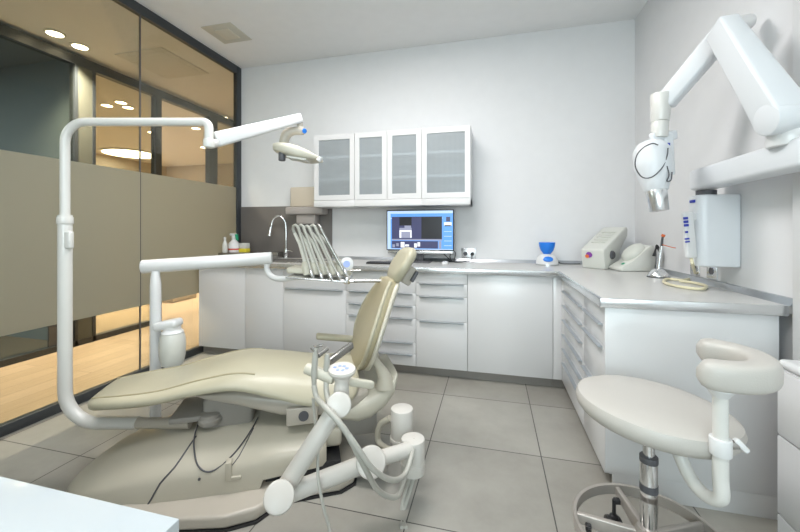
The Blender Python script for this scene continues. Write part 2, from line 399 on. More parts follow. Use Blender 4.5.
R_('white drawer cabinet half hidden behind the chair backrest', 3, rows(xs[3], xs[4], [.88, .70, .59, .485, .28, .18, .08], (0,)))
R_('white drawer cabinet with tall bottom drawer, right of the chair headrest', 4, rows(xs[4], xs[5], [.88, .79, .682, .475, .08], (0,)))
R_('wide blank white base cabinet below the blue scale', 5, [('door', xs[5], xs[6], .08, .88, False)])
t = thing('filler_panel', 'narrow white filler panel in the inner corner of the cabinets', 'panel', (FX-.02, FY, 0))
s = B(); s.box(xs[6]+.002, FX+.001, FY+.005, FY+.022, .08, .875, .001); s.box(FX+.001, FX+.018, 2.952, FY+.022, .08, .875, .001); s.build('corner_strip', M['cab'], t)
s = B(); s.box(xs[6]+.002, FX+.06, FY+.06, FY+.075, 0, .08); s.box(FX+.06, FX+.075, 2.952, FY+.075, 0, .08); s.build('plinth', M['kick'], t)
TR = ((FX, 2.98, 0), -PI/2)     # local x runs from the inner corner towards the camera
def zr(s): return s
YE = 1.90
L1, L2, L3 = .03, 2.98-2.33, 2.98-YE-.02
base_unit('white six-drawer cabinet beside the inner corner', L1, L2, rows(L1, L2, [.88, .79, .683, .575, .467, .36, .255, .08], (0,)), TR, depth=.68)
base_unit('narrow white drawer cabinet at the near end of the side run', L2, L3, rows(L2, L3, [.88, .79, .68, .46, .08], (0,)), TR, depth=.68)
e = B(); e.box(FX-.004, 1.185, YE, YE+.019, .10, .875, .002); e.box(FX+.03, 1.185, YE+.004, YE+.019, 0, .10)
tag(e.build('end_panel', M['cab']), 'large plain white end panel of the side cabinets behind the stool', 'panel')
# worktop, L shaped
wt = thing('worktop', 'continuous L-shaped grey worktop with steel front edge', 'countertop', (0, 3.3, HT-.04))
w = B(); YK = 2.985; XK = .49
sx0, sx1, sy0, sy1 = -2.42, -1.92, 3.12, 3.52
w.box(XG+.01, sx0, YK+.012, YB, HT-.035, HT); w.box(sx1, XR, YK+.012, YB, HT-.035, HT)
w.box(sx0, sx1, YK+.012, sy0, HT-.035, HT); w.box(sx0, sx1, sy1, YB, HT-.035, HT)
w.box(XK+.012, XR-.005, YE-.01, YK+.012, HT-.035, HT)
w.build('slab', M['top'], wt)
ed = B(); ed.box(XG+.01, XK+.012, YK, YK+.013, HT-.042, HT+.001, .003); ed.box(XK, XK+.013, YE-.02, YK+.01, HT-.042, HT+.001, .003); ed.box(XK, XR-.035, YE-.024, YE-.010, HT-.042, HT+.001, .003)
ed.build('front_edge', M['topedge'], wt)
pf = B(); pf.prism([(-1.68, YB, HT), (-1.68, YB-.028, HT), (-1.68, YB-.012, HT+.028), (-1.68, YB, HT+.03)], (XR+1.68, 0, 0))
pf.prism([(XR, YB, HT), (XR-.03, YB, HT), (XR-.012, YB, HT+.028), (XR, YB, HT+.03)], (0, -(YB-YE+.02), 0))
pf.build('wall_profile', M['profile'], wt)
# sink
sk = thing('sink', 'stainless sink sunk into the left end of the worktop', 'sink', (-2.17, 3.32, HT-.16))
s = B()
s.box(sx0, sx1, sy0, sy1, HT-.17, HT-.165); s.box(sx0, sx0+.008, sy0, sy1, HT-.165, HT+.002); s.box(sx1-.008, sx1, sy0, sy1, HT-.165, HT+.002)
s.box(sx0, sx1, sy0, sy0+.008, HT-.165, HT+.002); s.box(sx0, sx1, sy1-.008, sy1, HT-.165, HT+.002)
s.build('basin', M['steel'], sk)
s = B(); s.lathe((-2.17, 3.32, HT-.164), [(.035, 0), (.035, .003), (.02, .002), (.001, .001)], 20); s.build('drain', M['chrome'], sk)
s = B()
for k in range(9): s.box(sx1+.03+k*.035, sx1+.04+k*.035, 3.14, 3.5, HT+.0005, HT+.004, .001)
s.build('drainer_rib', M['steel'], sk)
# splashback and ledge
struct(B().box(XG+.02, Xat(332, 3.66), YB-.012, YB, HT, 1.50, .001).build('trim_2', M['slate']))
B_ = B().prism([(XG+.015, 3.30, HT), (-2.46, 3.30, HT), (-2.46, 3.54, HT), (-2.28, 3.54, HT), (-2.28, YB-.013, HT), (XG+.015, YB-.013, HT)], (0, 0, .07), .004)
tag(B_.build('steel_ledge', M['steel']), 'low grey metal ledge on the worktop left of the tap', 'ledge')
# tap
q = Vector((Xat(286, 3.60), 3.60, HT)); t = thing('tap', 'tall curved chrome tap behind the sink', 'tap', q)
B().cyl(q, q+Vector((0, 0, .02)), .028, bev=.003).cyl(q+Vector((0, 0, .02)), q+Vector((0, 0, .11)), .02, bev=.002).build('tap_body', M['chrome'], t)
B().tube([q+Vector(v) for v in ((0, 0, .1), (0, 0, .33), (-.015, -.01, .42), (-.07, -.03, .465), (-.125, -.05, .43), (-.15, -.06, .34))], .012).cyl(q+Vector((-.15, -.06, .345)), q+Vector((-.165, -.065, .25)), .014, .022).build('spout', M['chrome'], t)
B().tube([q+Vector(v) for v in ((.018, -.005, .08), (.06, -.02, .085), (.10, -.03, .075))], .007).build('lever', M['chrome'], t)
# little bottles on the ledge
zl = HT+.07
def bottle(x, y, lab, body, capm, h=.13, r=.035, spray=False):
    t = thing('spray_bottle' if spray else 'bottle', lab, 'bottle', (x, y, zl))
    B().lathe((x, y, zl), [(r*.9, 0), (r, .006), (r, h*.6), (r*.75, h*.75), (r*.4, h*.88), (r*.4, h)], 20).build('bottle_body', body, t)
    if spray:
        B().lathe((x, y, zl+.025), [(r+.001, 0), (r+.001, .016)], 20).build('label_band', M['red'], t)
        s = B(); s.cyl((x, y, zl+h), (x, y, zl+h+.03), r*.45, bev=.002); s.box(x-.05, x+.03, y-.012, y+.012, zl+h+.03, zl+h+.055, .006); s.build('spray_head', M['white'], t)
        s = B(); s.prism([(x+.01, y-.012, zl+h+.05), (x+.045, y-.012, zl+h+.045), (x+.05, y-.012, zl+h-.02), (x+.035, y-.012, zl+h-.02), (x+.02, y-.012, zl+h+.03)], (0, .024, 0), .003); s.build('trigger', capm, t)
    else:
        B().cyl((x, y, zl+h), (x, y, zl+h+.025), r*.5, bev=.002).build('cap', capm, t)
bottle(Xat(234, 3.44), 3.44, 'white spray bottle with green trigger on the grey ledge', M['white'], M['green'], .15, .058, True)
bottle(-2.808, 3.36, 'slim translucent bottle left of the green-trigger spray bottle', M['bottle'], M['white'], .14, .028)
x = Xat(244.5, 3.48); t = thing('wipes_box', 'small clear box with yellow base beside the spray bottle', 'box', (x, 3.48, zl))
B().box(x-.045, x+.045, 3.44, 3.52, zl, zl+.04, .006).build('lower_half', M['yellow'], t)
B().box(x-.043, x+.043, 3.442, 3.518, zl+.04, zl+.10, .008).build('upper_half', M['bottle'], t)
# dispenser on the wall
Yd = 3.55; a, b_ = Xat(290, Yd), Xat(313, Yd); t = thing('wall_dispenser', 'beige and grey wall dispenser left of the wall cabinets', 'dispenser', ((a+b_)/2, YB, 1.3))
zt = atY(300, 187, Yd).z
B().box(a, b_+.12, Yd, YB, 1.485, zt, .012, 3).build('upper_housing', M['beigebox'], t)
c0, c1 = Xat(289, Yd), Xat(324, Yd)
s = B(); s.box(c0-.02, c1, Yd-.05, YB-.012, 1.40, 1.483, .02, 3); s.box(c0+.09, c1-.10, Yd-.01, YB-.012, 1.30, 1.40, .012, 2); s.build('lower_tray', M['greybox'], t)

# wall cabinets
YW = 3.325; zt, zb = 2.178, 1.465
wx = [Xat(p_, YW) for p_ in (314, 354.5, 387, 421.5, 470.5)]
def wall_unit(lab, doors):
    x0, x1 = doors[0][0], doors[-1][1]
    t = thing('wall_cabinet', lab, 'cabinet', ((x0+x1)/2, YB, zb), 0, 'glass-fronted wall cabinets'); T = .016
    s = B(); s.box(x0, x0+T, YW+.02, YB, zb, zt); s.box(x1-T, x1, YW+.02, YB, zb, zt); s.box(x0, x1, YW+.02, YB, zt-T, zt)
    s.box(x0, x1, YW-.002, YB, zb, zb+.06, .002); s.box(x0+T, x1-T, YB-.012, YB, zb, zt-T); s.build('body', M['cab'], t)
    s = B()
    for z in (zb+.26, zb+.48): s.box(x0+T, x1-T, YW+.022, YB-.013, z, z+.022)
    s.build('shelf', M['shelf'], t)
    for (a, b_) in doors:
        fw = .05; z0, z1 = zb+.063, zt-.001
        s = B(); s.box(a+.002, a+fw, YW, YW+.019, z0, z1); s.box(b_-fw, b_-.002, YW, YW+.019, z0, z1)
        s.box(a+fw, b_-fw, YW, YW+.019, z0, z0+fw); s.box(a+fw, b_-fw, YW, YW+.019, z1-fw, z1)
        d = s.build('door', M['cab'], t)
        B().box(a+fw-.004, b_-fw+.004, YW+.007, YW+.011, z0+fw-.004, z1-fw+.004).build('door_glass', M['cabglass'], d)
wall_unit('single-door glass-fronted wall cabinet at the left end, behind the lamp head', [(wx[0], wx[1])])
wall_unit('double-door glass-fronted wall cabinet in the middle of the row', [(wx[1], wx[2]), (wx[2], wx[3])])
wall_unit('wide single-door glass-fronted wall cabinet at the right end, above the monitor', [(wx[3], wx[4])])

# ------------------------------------------------------------------ desk items on the back run
my = 3.46; mx0, mx1 = Xat(386.5, my), Xat(454, my); mz0, mz1 = 1.035, 1.430
t = thing('monitor', 'large flat computer monitor showing an x-ray image on the worktop', 'monitor', ((mx0+mx1)/2, my, HT))
cx = (mx0+mx1)/2
B().box(mx0, mx1, my, my+.03, mz0, mz1, .005).build('housing', M['black'], t)
s = B(); s.box(mx0+.01, mx1-.01, my+.002, my+.028, mz0-.03, mz0+.0, .006); s.build('speaker_bar', M['topedge'], t)
s = B(); s.box(cx-.03, cx+.03, my+.03, my+.06, HT+.01, mz0+.12, .004); s.box(cx-.11, cx+.11, my-.07, my+.12, HT+.0005, HT+.012, .004); s.build('stand', M['dark'], t)
bz = .010; W_, H_ = mx1-mx0-2*bz, mz1-mz0-2*bz
s = B()
def scr(m, u0, u1, v0, v1, k=1):
    s.use(M[m]); yy = my-.0004*k
    s.box(mx0+bz+u0*W_, mx0+bz+u1*W_, yy-.0003, my+.001, mz0+bz+v0*H_, mz0+bz+v1*H_)
scr('scr_blue', 0, 1, 0, 1, 1); scr('scr_lt', 0, 1, .93, 1, 2); scr('scr_lt', 0, .05, 0, .93, 2)
scr('scr_lt', .05, .85, .80, .82, 3); scr('scr_navy', .07, .84, .27, .85, 4); scr('scr_blk', .53, .835, .28, .84, 5)
scr('scr_blk', .19, .38, .62, .84, 5); scr('scr_wht', .19, .38, .30, .50, 6); scr('scr_gry', .19, .38, .50, .56, 6); scr('scr_gry', .27, .37, .56, .62, 6); scr('scr_gry', .22, .36, .30, .46, 7)
scr('scr_gry', .07, .84, .235, .27, 5); scr('scr_navy', .07, .78, .03, .22, 5)
for k, (a, b_) in enumerate(((.08, .12), (.14, .18), (.21, .27), (.28, .34), (.42, .46), (.47, .51))): scr('scr_wht' if k > 1 else 'scr_gry', a, b_, .05+.03*(k % 2), .13+.03*(k % 3), 6)
scr('scr_gry', .79, .83, .03, .22, 6); scr('scr_navy', .90, .96, .72, .84, 6); scr('scr_wht', .87, .98, .62, .70, 6); scr('scr_blk', .88, .97, .60, .63, 7)
for k in range(4): scr('scr_lt', .87, .98, .1+.12*k, .115+.12*k, 6)
scr('scr_lt', 0, 1, 0, .02, 7)
s.build('screen', None, t)
kx = Xat(375, 3.26); kb = thing('keyboard', 'black keyboard on the worktop left of the monitor stand', 'keyboard', (kx, 3.25, HT))
B().box(kx-.07, kx+.25, 3.2, 3.32, HT, HT+.014, .004).build('keyboard_case', M['black'], kb)
s = B()
for i in range(14):
    for j in range(5): s.box(kx-.062+i*.022, kx-.044+i*.022, 3.207+j*.021, 3.224+j*.021, HT+.014, HT+.019)
s.build('keys', M['dark'], kb)
mp = atZ(445, 264, HT); t = thing('computer_mouse', 'small pale computer mouse right of the monitor stand', 'computer mouse', (mp.x, mp.y, HT))
B().lathe((mp.x, mp.y, HT), [(.033, 0), (.034, .006), (.03, .018), (.018, .026), (.002, .029)], 20, None, 1, 1.6).build('mouse_shell', M['white'], t)
B().box(mp.x-.004, mp.x+.004, mp.y-.04, mp.y-.02, HT+.017, HT+.026, .002).build('scroll_wheel', M['dark'], t)
c = B(); v = Vector((Xat(452, 3.5), 3.5, HT))
c.tube([(mx1-.12, 3.5, HT+.10), (v.x-.01, 3.52, HT+.02), (v.x-.02, 3.5, HT+.06), (v.x, 3.52, HT+.12), (v.x+.03, 3.53, HT+.09), (v.x+.02, 3.5, HT+.02), (v.x+.05, 3.5, HT+.008), (v.x+.16, 3.6, HT+.008)], .004, 8)
tag(c.build('monitor_cable', M['black']), 'looped black cable on the worktop right of the monitor', 'cable')
# sockets
def socket(px0, px1, py0, py1, lab):
    a, b_ = atY(px0, py0, YB), atY(px1, py1, YB); t = thing('power_outlet', lab, 'power outlet', ((a.x+b_.x)/2, YB, (a.z+b_.z)/2))
    B().box(a.x, b_.x, YB-.008, YB, b_.z, a.z, .002).build('cover_plate', M['topedge'], t)
    for k in (.27, .75):
        xx = a.x+(b_.x-a.x)*k; zz = (a.z+b_.z)/2
        R = Matrix.Rotation(PI/2, 4, 'X'); B().lathe((xx, YB-.008, zz), [(.02, 0), (.02, .004), (.015, .002), (.001, .002)], 20, R).build('socket_insert', M['dark'], t)
    return a, b_
a, b_ = socket(461.5, 476, 248, 259.5, 'double metal power outlet on the back wall right of the monitor')
s = B(); zz = (a.z+b_.z)/2; xx = a.x+(b_.x-a.x)*.75
s.cyl((xx, YB-.012, zz), (xx, YB-.05, zz), .02, .016, bev=.003); s.tube([(xx, YB-.05, zz), (xx, YB-.07, zz-.03), (xx-.02, YB-.06, HT+.02), (xx-.12, YB-.08, HT+.006), (xx-.22, YB-.12, HT+.006)], .004, 8)
tag(s.build('power_plug', M['black']), 'black plug with cable in the double outlet on the back wall', 'plug')
# blue/white device
q = Vector((Xat(547, 3.5), 3.5, HT)); t = thing('capsule_mixer', 'small white countertop device with bright blue cup and oval', 'mixer', q)
B().lathe(q, [(.085, 0), (.095, .01), (.094, .035), (.08, .07), (.06, .092), (.04, .10), (.001, .10)], 36, None, 1, .85).build('housing', M['white'], t)
B().lathe(q+Vector((0, 0, .098)), [(.03, 0), (.04, .015), (.055, .035), (.066, .07), (.07, .105), (.066, .107), (.001, .104)], 32, None, 1, .85).build('blue_cup', M['blue'], t)
B().lathe(q+Vector((0, -.066, .055)), [(.042, -.004), (.040, .012), (.03, .017), (.001, .018)], 28, Matrix.Rotation(math.radians(62), 4, 'X'), 1, .6).build('oval_button', M['blue'], t)
B().cyl(q+Vector((.0, 0, .002)), q+Vector((0, 0, .012)), .097).build('base_ring', M['topedge'], t)
s = B().tube([q+Vector(v) for v in ((.09, .02, .03), (.13, .05, .012), (.2, .1, .006), (.3, .12, .006))], .004, 8)
s.build('power_cord', M['black'], t)

# ------------------------------------------------------------------ side run devices (right)
# tall sloping machine
def loc_frame(q, rz): return Matrix.Translation(q) @ Matrix.Rotation(rz, 4, 'Z')
q = atZ(603, 266, HT); q.z = HT
t = thing('sealing_machine', 'boxy off-white machine with sloping top and round sticker on the worktop', 'machine', (q.x+.05, q.y+.1, HT), math.radians(-52)); X = LX(t)
# local: +x = length going back (away right), y = width
s = B()
X2 = Matrix.Translation((.80, 3.27, HT)) @ Matrix.Rotation(math.radians(50), 4, 'Z') @ Matrix.Diagonal((1.08, 1.12, 1.08, 1))
prof = [(0, .001), (.22, .001), (.24, .13), (.37, .245), (.375, .30), (.36, .315), (.34, .315), (-.015, .15), (-.02, .135)]
s.prism([(a_, -.085, z_) for a_, z_ in prof], (0, .165, 0), .008)
s.build('housing', M['machine'], t, X2)
SL = Matrix.Rotation(-math.atan2(.165, .355), 4, 'Y')
s = B()
for k in range(5): s.box(.10+k*.045, .12+k*.045, -.05, .05, .0, .005, .001, xf=Matrix.Translation((-.015, 0, .151)) @ SL)
s.build('top_vents', M['machine2'], t, X2)
B().lathe((.10, -.086, .105), [(.032, 0), (.032, .008), (.024, .016), (.001, .016)], 24, Matrix.Rotation(PI/2, 4, 'X')).build('dial', M['dark'], t, X2)
s = B(); s.use(M['purple']); s.lathe((-.017, .02, .105), [(.022, -.0), (.022, .004), (.001, .004)], 20, Matrix.Rotation(-PI/2-.15, 4, 'Y')); s.use(M['orange']); s.lathe((-.0155, .034, .094), [(.014, 0), (.014, .006), (.001, .006)], 16, Matrix.Rotation(-PI/2-.15, 4, 'Y'))
s.build('round_sticker', None, t, X2)
# low machine with dome lid
t = thing('label_printer', 'low off-white device with domed lid and green button', 'machine', (1.07, 3.22, HT))
X2 = Matrix.Translation((1.06, 3.20, HT)) @ Matrix.Rotation(math.radians(12), 4, 'Z') @ Matrix.Diagonal((1.05, 1, 1.2, 1))
s = B(); prof = [(-.125, .001), (.11, .001), (.12, .05), (.115, .15), (.105, .165), (.08, .165), (-.045, .065), (-.13, .02)]
s.prism([(a_, -.085, z_) for a_, z_ in prof], (0, .18, 0), .008); s.build('housing', M['machine'], t, X2)
s = B(); s.lathe((.012, .01, .115), [(.082, -.03), (.086, 0), (.08, .018), (.06, .032), (.03, .040), (.001, .041)], 36, Matrix.Rotation(-math.radians(36), 4, 'Y')); s.build('domed_lid', M['machine2'], t, X2)
s = B(); s.box(-.010, .010, -.012, .012, 0, .003, .001, xf=Matrix.Translation((-.085, -.035, .046)) @ Matrix.Rotation(-math.radians(28), 4, 'Y')); s.build('green_button', M['green'], t, X2)
s = B()
for k in range(3): s.tube([X2 @ Vector(v) for v in ((.09, -.10-.012*k, .10), (.11, -.11, .15+.01*k), (.125, -.12-.01*k, .11), (.10, -.13, .06), (.12, -.11+.01*k, .03), (.10, -.14-.015*k, .008), (.06, -.16, .007))], .0055, 8)
tag(s.build('black_cables', M['black']), 'tangle of black cables beside the low domed machine', 'cable')
# curing light on dome charger
q = atZ(661, 278, HT); t = thing('curing_light', 'silver curing light with orange tip standing in its dome charger', 'dental tool', (q.x, q.y+.04, HT)); q = Vector((q.x, q.y+.04, HT))
B().lathe(q, [(.062, 0), (.064, .006), (.058, .022), (.04, .045), (.022, .056), (.001, .058)], 32, None, 1.0, .9).build('charger_base', M['topedge'], t)
B().lathe(q, [(.066, 0), (.067, .006), (.06, .008)], 32, None, 1.0, .9).build('base_ring', M['black'], t)
B().tube([q+Vector((0, 0, .045)), q+Vector((.008, 0, .13)), q+Vector((.02, .0, .21))], [.015, .014, .009]).build('wand_body', M['topedge'], t)
B().tube([q+Vector((.02, 0, .21)), q+Vector((.023, 0, .255)), q+Vector((.026, -.004, .28))], [.008, .007, .006]).build('light_guide', M['dark'], t)
B().cyl(q+Vector((.024, -.002, .272)), q+Vector((.03, -.005, .288)), .011, bev=.002).build('orange_tip', M['orange'], t)
B().tube([q+Vector((.02, -.008, .22)), q+Vector((.06, -.03, .205)), q+Vector((.08, -.05, .20))], .0025, 8).build('shield_rod', M['orange'], t)
# wall sockets right
for i, py in enumerate((694, 711)):
    yy = Yat(py, XR-.01); t = thing('power_outlet', ('left' if i == 0 else 'right')+' power outlet on the side wall under the x-ray control box', 'power outlet', (XR, yy, 1.0), 0, 'outlets under the control box')
    B().box(XR-.008, XR, yy-.05, yy+.05, .955, 1.04, .002).build('cover_plate', M['topedge'], t)
    B().lathe((XR-.008, yy, 1.0), [(.02, 0), (.02, .004), (.015, .002), (.001, .002)], 20, Matrix.Rotation(-PI/2, 4, 'Y')).build('socket_insert', M['dark'], t)

# ------------------------------------------------------------------ x-ray unit on the right wall
t = thing('xray_unit', 'white wall-mounted dental x-ray unit with folding arm and control box', 'x-ray machine', (XR, 2.25, 1.05))
zt_, zb_ = 1.425, 1.045
s = B()
pl = [(XR-.001, 2.235), (1.085, 2.235), (1.055, 2.25), (1.045, 2.28), (1.055, 2.35), (1.08, 2.39), (XR-.001, 2.41)]
s.prism([(x_, y_, zb_) for x_, y_ in pl], (0, 0, zt_-zb_), .012, 3); s.build('control_box', M['xray'], t)
s = B(); a = atX(697, 200, 1.04)
s.box(1.042, 1.048, 2.262, 2.31, 1.385, 1.40, .001); s.build('brand_plate', M['navy'], t)
B().cyl((1.12, 2.31, zt_-.005), (1.12, 2.31, 1.452), .045).build('pivot', M['dark'], t)
# lower horizontal arm
E0 = Vector((1.11, 2.35, 1.51)); E1 = Vector((1.125, 1.62, 1.525))
B().beam(E0, E1, .11, .112, bev=.018).build('horizontal_arm', M['xray'], t)
# elbow joint and upper arm
J = Vector((1.10, 1.72, 1.56))
s = B(); s.cyl(J+Vector((0, 0, 0)), J+Vector((0, 0, .06)), .062, bev=.006); s.cyl(J+Vector((.0, -.0, .055)), J+Vector((0, 0, .075)), .055); s.build('elbow_base', M['white'], t)
U1 = W(724, 30, 1.62); U0 = W(783, 118, 1.38)
ax = (U1-U0).normalized(); nl = -RT*1.4+FW*.2+Vector((0, 0, -.1)); nl = (nl-ax*nl.dot(ax)).normalized(); u2 = nl
s = B(); s.beam(U0, U1+ax*.03, .125, .125, side=nl, bev=.014, w1=.115, h1=.08); s.cyl(U0-nl*.062, U0+nl*.062, .062, bev=.01); s.build('upper_arm', M['xray'], t)
s = B(); s.cyl(W(794, 124, 1.40), W(792, 138, 1.42), .058, .055, bev=.01); s.cyl(W(792, 134, 1.42), J+Vector((0, 0, .05)), .05, .055); s.build('elbow_joint', M['xray'], t)
s = B(); s.cyl(W(729, 26, 1.68), W(748, 22, 1.72), .035, bev=.005); s.cyl(W(742, 30, 1.7), W(744, 37, 1.7), .016, bev=.003); s.build('shoulder_joint', M['white'], t)
V1 = W(664, 104, 1.92)
s = B(); s.beam(W(728, 28, 1.72), V1, .085, .10, side=(0, 0, 1), bev=.018, w1=.075, h1=.095); s.build('fore_arm', M['xray'], t)
s = B(); a = W(661, 94, 1.92); b_ = W(660, 122, 1.92); s.cyl(a, b_, .05, .042, bev=.006); s.cyl(b_, W(659, 138, 1.92), .040, bev=.004); s.build('wrist_joint', M['tube'], t)
h = W(662, 141, 1.92)
s = B(); s.beam(W(666, 134, 1.92), W(668, 176, 1.92), .05, .055, side=FW, bev=.014); s.beam(W(650, 138, 1.92), W(676, 135, 1.92), .05, .04, side=FW, bev=.014); s.build('yoke', M['xray'], t)
c0 = W(655, 141, 1.9); c1 = W(655, 196, 1.86)
A = (c1-c0); 
s = B(); A = A*.93; P = [c0+A*k for k in (0, .06, .2, .5, .8, .95, 1.0)]; P = [p_+RT*(-.025+.03*k) for p_, k in zip(P, (0, .06, .2, .5, .8, .95, 1))]
s.tube(P, [.03, .06, .083, .086, .066, .054, .045], 28, True, 4); s.build('tube_head', M['xray'], t)
s = B(); s.cyl(W(656, 190, 1.86), W(659.5, 211, 1.85), .047, .042, bev=.003); s.build('cone', M['topedge'], t)
s = B(); s.beam(W(668, 143, 1.84), W(668, 150, 1.84), .014, .014, side=FW, bev=.002); s.build('cable_plug', M['navy'], t)
s = B(); s.tube([W(x_, y_, 1.80) for x_, y_ in ((668, 148), (667, 156), (662, 168), (652, 177), (642, 177), (635.5, 167), (636.5, 156), (643, 148), (652, 143.5), (658, 145))], .003, 8)
s.tube([W(x_, y_, 1.80) for x_, y_ in ((667, 166), (669, 175), (667, 181), (671, 180), (672, 172))], .003, 8); s.build('head_cable', M['dark'], t)
# handset
hs = thing('xray_handset', 'white x-ray handset with blue buttons hung on the control box', 'remote control', (1.0, 2.3, 1.1))
a = W(687, 212, 1.93); b_ = W(691, 258, 1.93)
s = B(); s.beam(a+Vector((0, 0, .0)), b_, .028, .055, side=FW.cross(Vector((0, 0, 1))), bev=.01); s.build('handset_body', M['white'], hs)
s = B(); fd = -FW*.019
for k, (y0, y1) in enumerate(((217, 219.5), (220.5, 223), (224, 226.5), (231, 233), (238, 239.5), (241, 242.5))):
    q0 = W(685.5+k*.35, y0, 1.905); q1 = W(685.7+k*.35, y1, 1.905); s.beam(q0, q1, .010, .020 if k != 3 else .010, side=RT, bev=.001)
s.build('blue_keys', M['navy'], hs)
s = B(); s.beam(W(690, 218, 1.94), W(701, 216, 1.97), .035, .035, side=FW, bev=.008); s.build('bracket', M['white'], hs)
s = B(); 
c = atZ(697, 281, HT+.012)
z0 = HT+.010
pth = [W(691, 257, 1.93), W(693, 266, 1.95), atZ(695, 276, z0)]+[atZ(x_, y_, z0) for x_, y_ in ((684, 280), (668, 279), (664, 282), (676, 286), (700, 289), (706, 286), (695, 283), (680, 281))]
s.tube(pth, .008, 8); s.build('coiled_cord', M['coil'], hs)

# ------------------------------------------------------------------ dental chair
CA = math.radians(28); CL = (-1.82, 1.41, 0)
t = thing('dental_chair', 'beige reclining dental chair with raised backrest on a cream base', 'dental chair', CL, CA); X = LX(t)
def lerp(tab, s_):   # Catmull-Rom through the table rows
    n = len(tab)
    for i in range(n-1):
        if s_ <= tab[i+1][0] or i == n-2:
            a, b_ = tab[i], tab[i+1]; p, q = tab[max(i-1, 0)], tab[min(i+2, n-1)]
            k = min(1, max(0, (s_-a[0])/(b_[0]-a[0]))); out = []
            for w0, w1, w2, w3 in zip(p[1:], a[1:], b_[1:], q[1:]):
                out.append(.5*(2*w1+(w2-w0)*k+(2*w0-5*w1+4*w2-w3)*k*k+(3*w1-w0-3*w2+w3)*k**3))
            return out
def se(c, e): return math.copysign(abs(c)**e, c)
def cushion(tab, s0, s1, n=30, h=.032, N=36, endr=.05, wr=.6):
    secs = []
    steps = [0, .08, .25, .55, 1]
    ss = [s0+endr*k for k in steps]+[s0+endr+(s1-s0-2*endr)*k/n for k in range(1, n)]+[s1-endr*k for k in steps[::-1]]
    for s_ in ss:
        w_, zc, ze = lerp(tab, s_)
        dd = min(s_-s0, s1-s_)/endr; k = math.sqrt(max(0, 1-(1-min(1, dd))**2)); kh = max(.05, k)
        wk = w_*(1-(1-k)*wr)
        sec = []
        for j in range(N):
            th = 2*PI*j/N; y = wk*se(math.cos(th), .55); z = h*kh*se(math.sin(th), .7)
            zm = ze+(zc-ze)*(1-abs(y/w_)**2.5)
            sec.append(Vector((s_, y, zm+z-h)))
        secs.append(sec)
    return secs
tab = [(-.06, .15, .46, .462), (.1, .20, .47, .475), (.25, .22, .485, .485), (.42, .235, .53, .512), (.6, .25, .565, .52), (.8, .27, .55, .465), (.95, .28, .525, .42), (1.1, .27, .51, .42), (1.25, .25, .52, .43)]
B().loft(cushion(tab, -.07, 1.20)).build('seat_cushion', M['vinyl'], t, X)
s = B()   # welt seam between legrest and seat
for yq in (.74, -.74):
    s.tube([Vector((s_, yq*lerp(tab, s_)[0], lerp(tab, s_)[2]+(lerp(tab, s_)[1]-lerp(tab, s_)[2])*(1-abs(yq)**2.5)-.0045)) for s_ in [-.04+.03*k for k in range(25)]], .005, 8)
s.build('seam_piping', M['vinyl2'], t, X)
# under-seat shell
s = B(); secs = []
for s_, w_, z0, z1 in ((.34, .10, .435, .44), (.45, .17, .41, .45), (.6, .20, .37, .46), (.8, .24, .31, .44), (1.0, .25, .29, .42), (1.15, .24, .29, .42), (1.24, .20, .33, .42)):
    secs.append([Vector((s_, w_*se(math.cos(2*PI*j/28), .5), (z0+z1)/2+(z1-z0)/2*se(math.sin(2*PI*j/28), .6))) for j in range(28)])
s.loft(secs); s.build('seat_shell', M['shell'], t, X)
s = B(); s.box(.83, .98, -.268, -.20, .29, .375, .008); s.build('side_bracket', M['shell'], t, X)
s = B(); s.lathe((.912, -.270, .335), [(.024, -.02), (.024, .004), (.019, .004), (.017, .002), (.001, .002)], 24, Matrix.Rotation(PI/2, 4, 'X')); s.build('side_knob', M['dark'], t, X)
# lift column
s = B(); s.box(.42, .66, -.12, .12, .22, .40, .03, 3); s.lathe((.46, -.12, .285), [(.05, 0), (.055, .01), (.055, .025), (.045, .03), (.045, .045), (.03, .05)], 28); s.box(.28, .44, -.14, .10, .30, .33, .01); s.build('lift_mechanism', M['knit'], t, X)
# base
s = B(); secs = []
half = [(0, 1.0), (-.25, .995), (-.5, .96), (-.68, .88), (-.80, .78), (-.88, .68), (-.925, .61), (-.955, .54), (-.975, .45), (-.99, .3), (-1.0, .14), (-1.0, .0)]
NP = len(half)
for s_, t0, t1, z0, z1 in ((-.17, -.03, .03, .02, .025), (-.155, -.09, .09, .02, .05), (-.10, -.17, .17, .015, .09), (-.02, -.23, .23, .012, .14), (.10, -.285, .285, .03, .195), (.25, -.32, .32, .05, .235), (.45, -.335, .335, .06, .26), (.72, -.34, .33, .062, .265), (.735, -.34, .33, .10, .265), (.95, -.33, .32, .11, .26), (1.0, -.32, .31, .11, .25), (1.02, -.30, .29, .12, .235)):
    w_ = (t1-t0)/2; tm = (t0+t1)/2
    sec = [Vector((s_, tm+y*w_, z0+z*(z1-z0))) for y, z in half]+[Vector((s_, tm-y*w_, z0+z*(z1-z0))) for y, z in half[::-1][:-1]]
    secs.append(sec)
s.loft(secs); s.build('base_shell', M['shell2'], t, X)
def band(s_):
    for A_, B2 in zip(secs, secs[1:]):
        if A_[0].x <= s_ <= B2[0].x:
            k = (s_-A_[0].x)/(B2[0].x-A_[0].x); return [p_.lerp(q_, k) for p_, q_ in zip(A_, B2)]
def shell_line(sa, sb, j0_, j1_, r_):
    s = B(); s.tube([band(sa+(sb-sa)*((j_-j0_)/(j1_-j0_)))[j_]+Vector((0, -.0005, .0005)) for j_ in range(j0_, j1_+1)], r_, 6, False); return s
shell_line(.41, .26, 2, NP-1, .004).build('shell_joint', M['dark'], t, X)
shell_line(.67, .58, 2, 8, .0022).build('shell_joint', M['dark'], t, X)
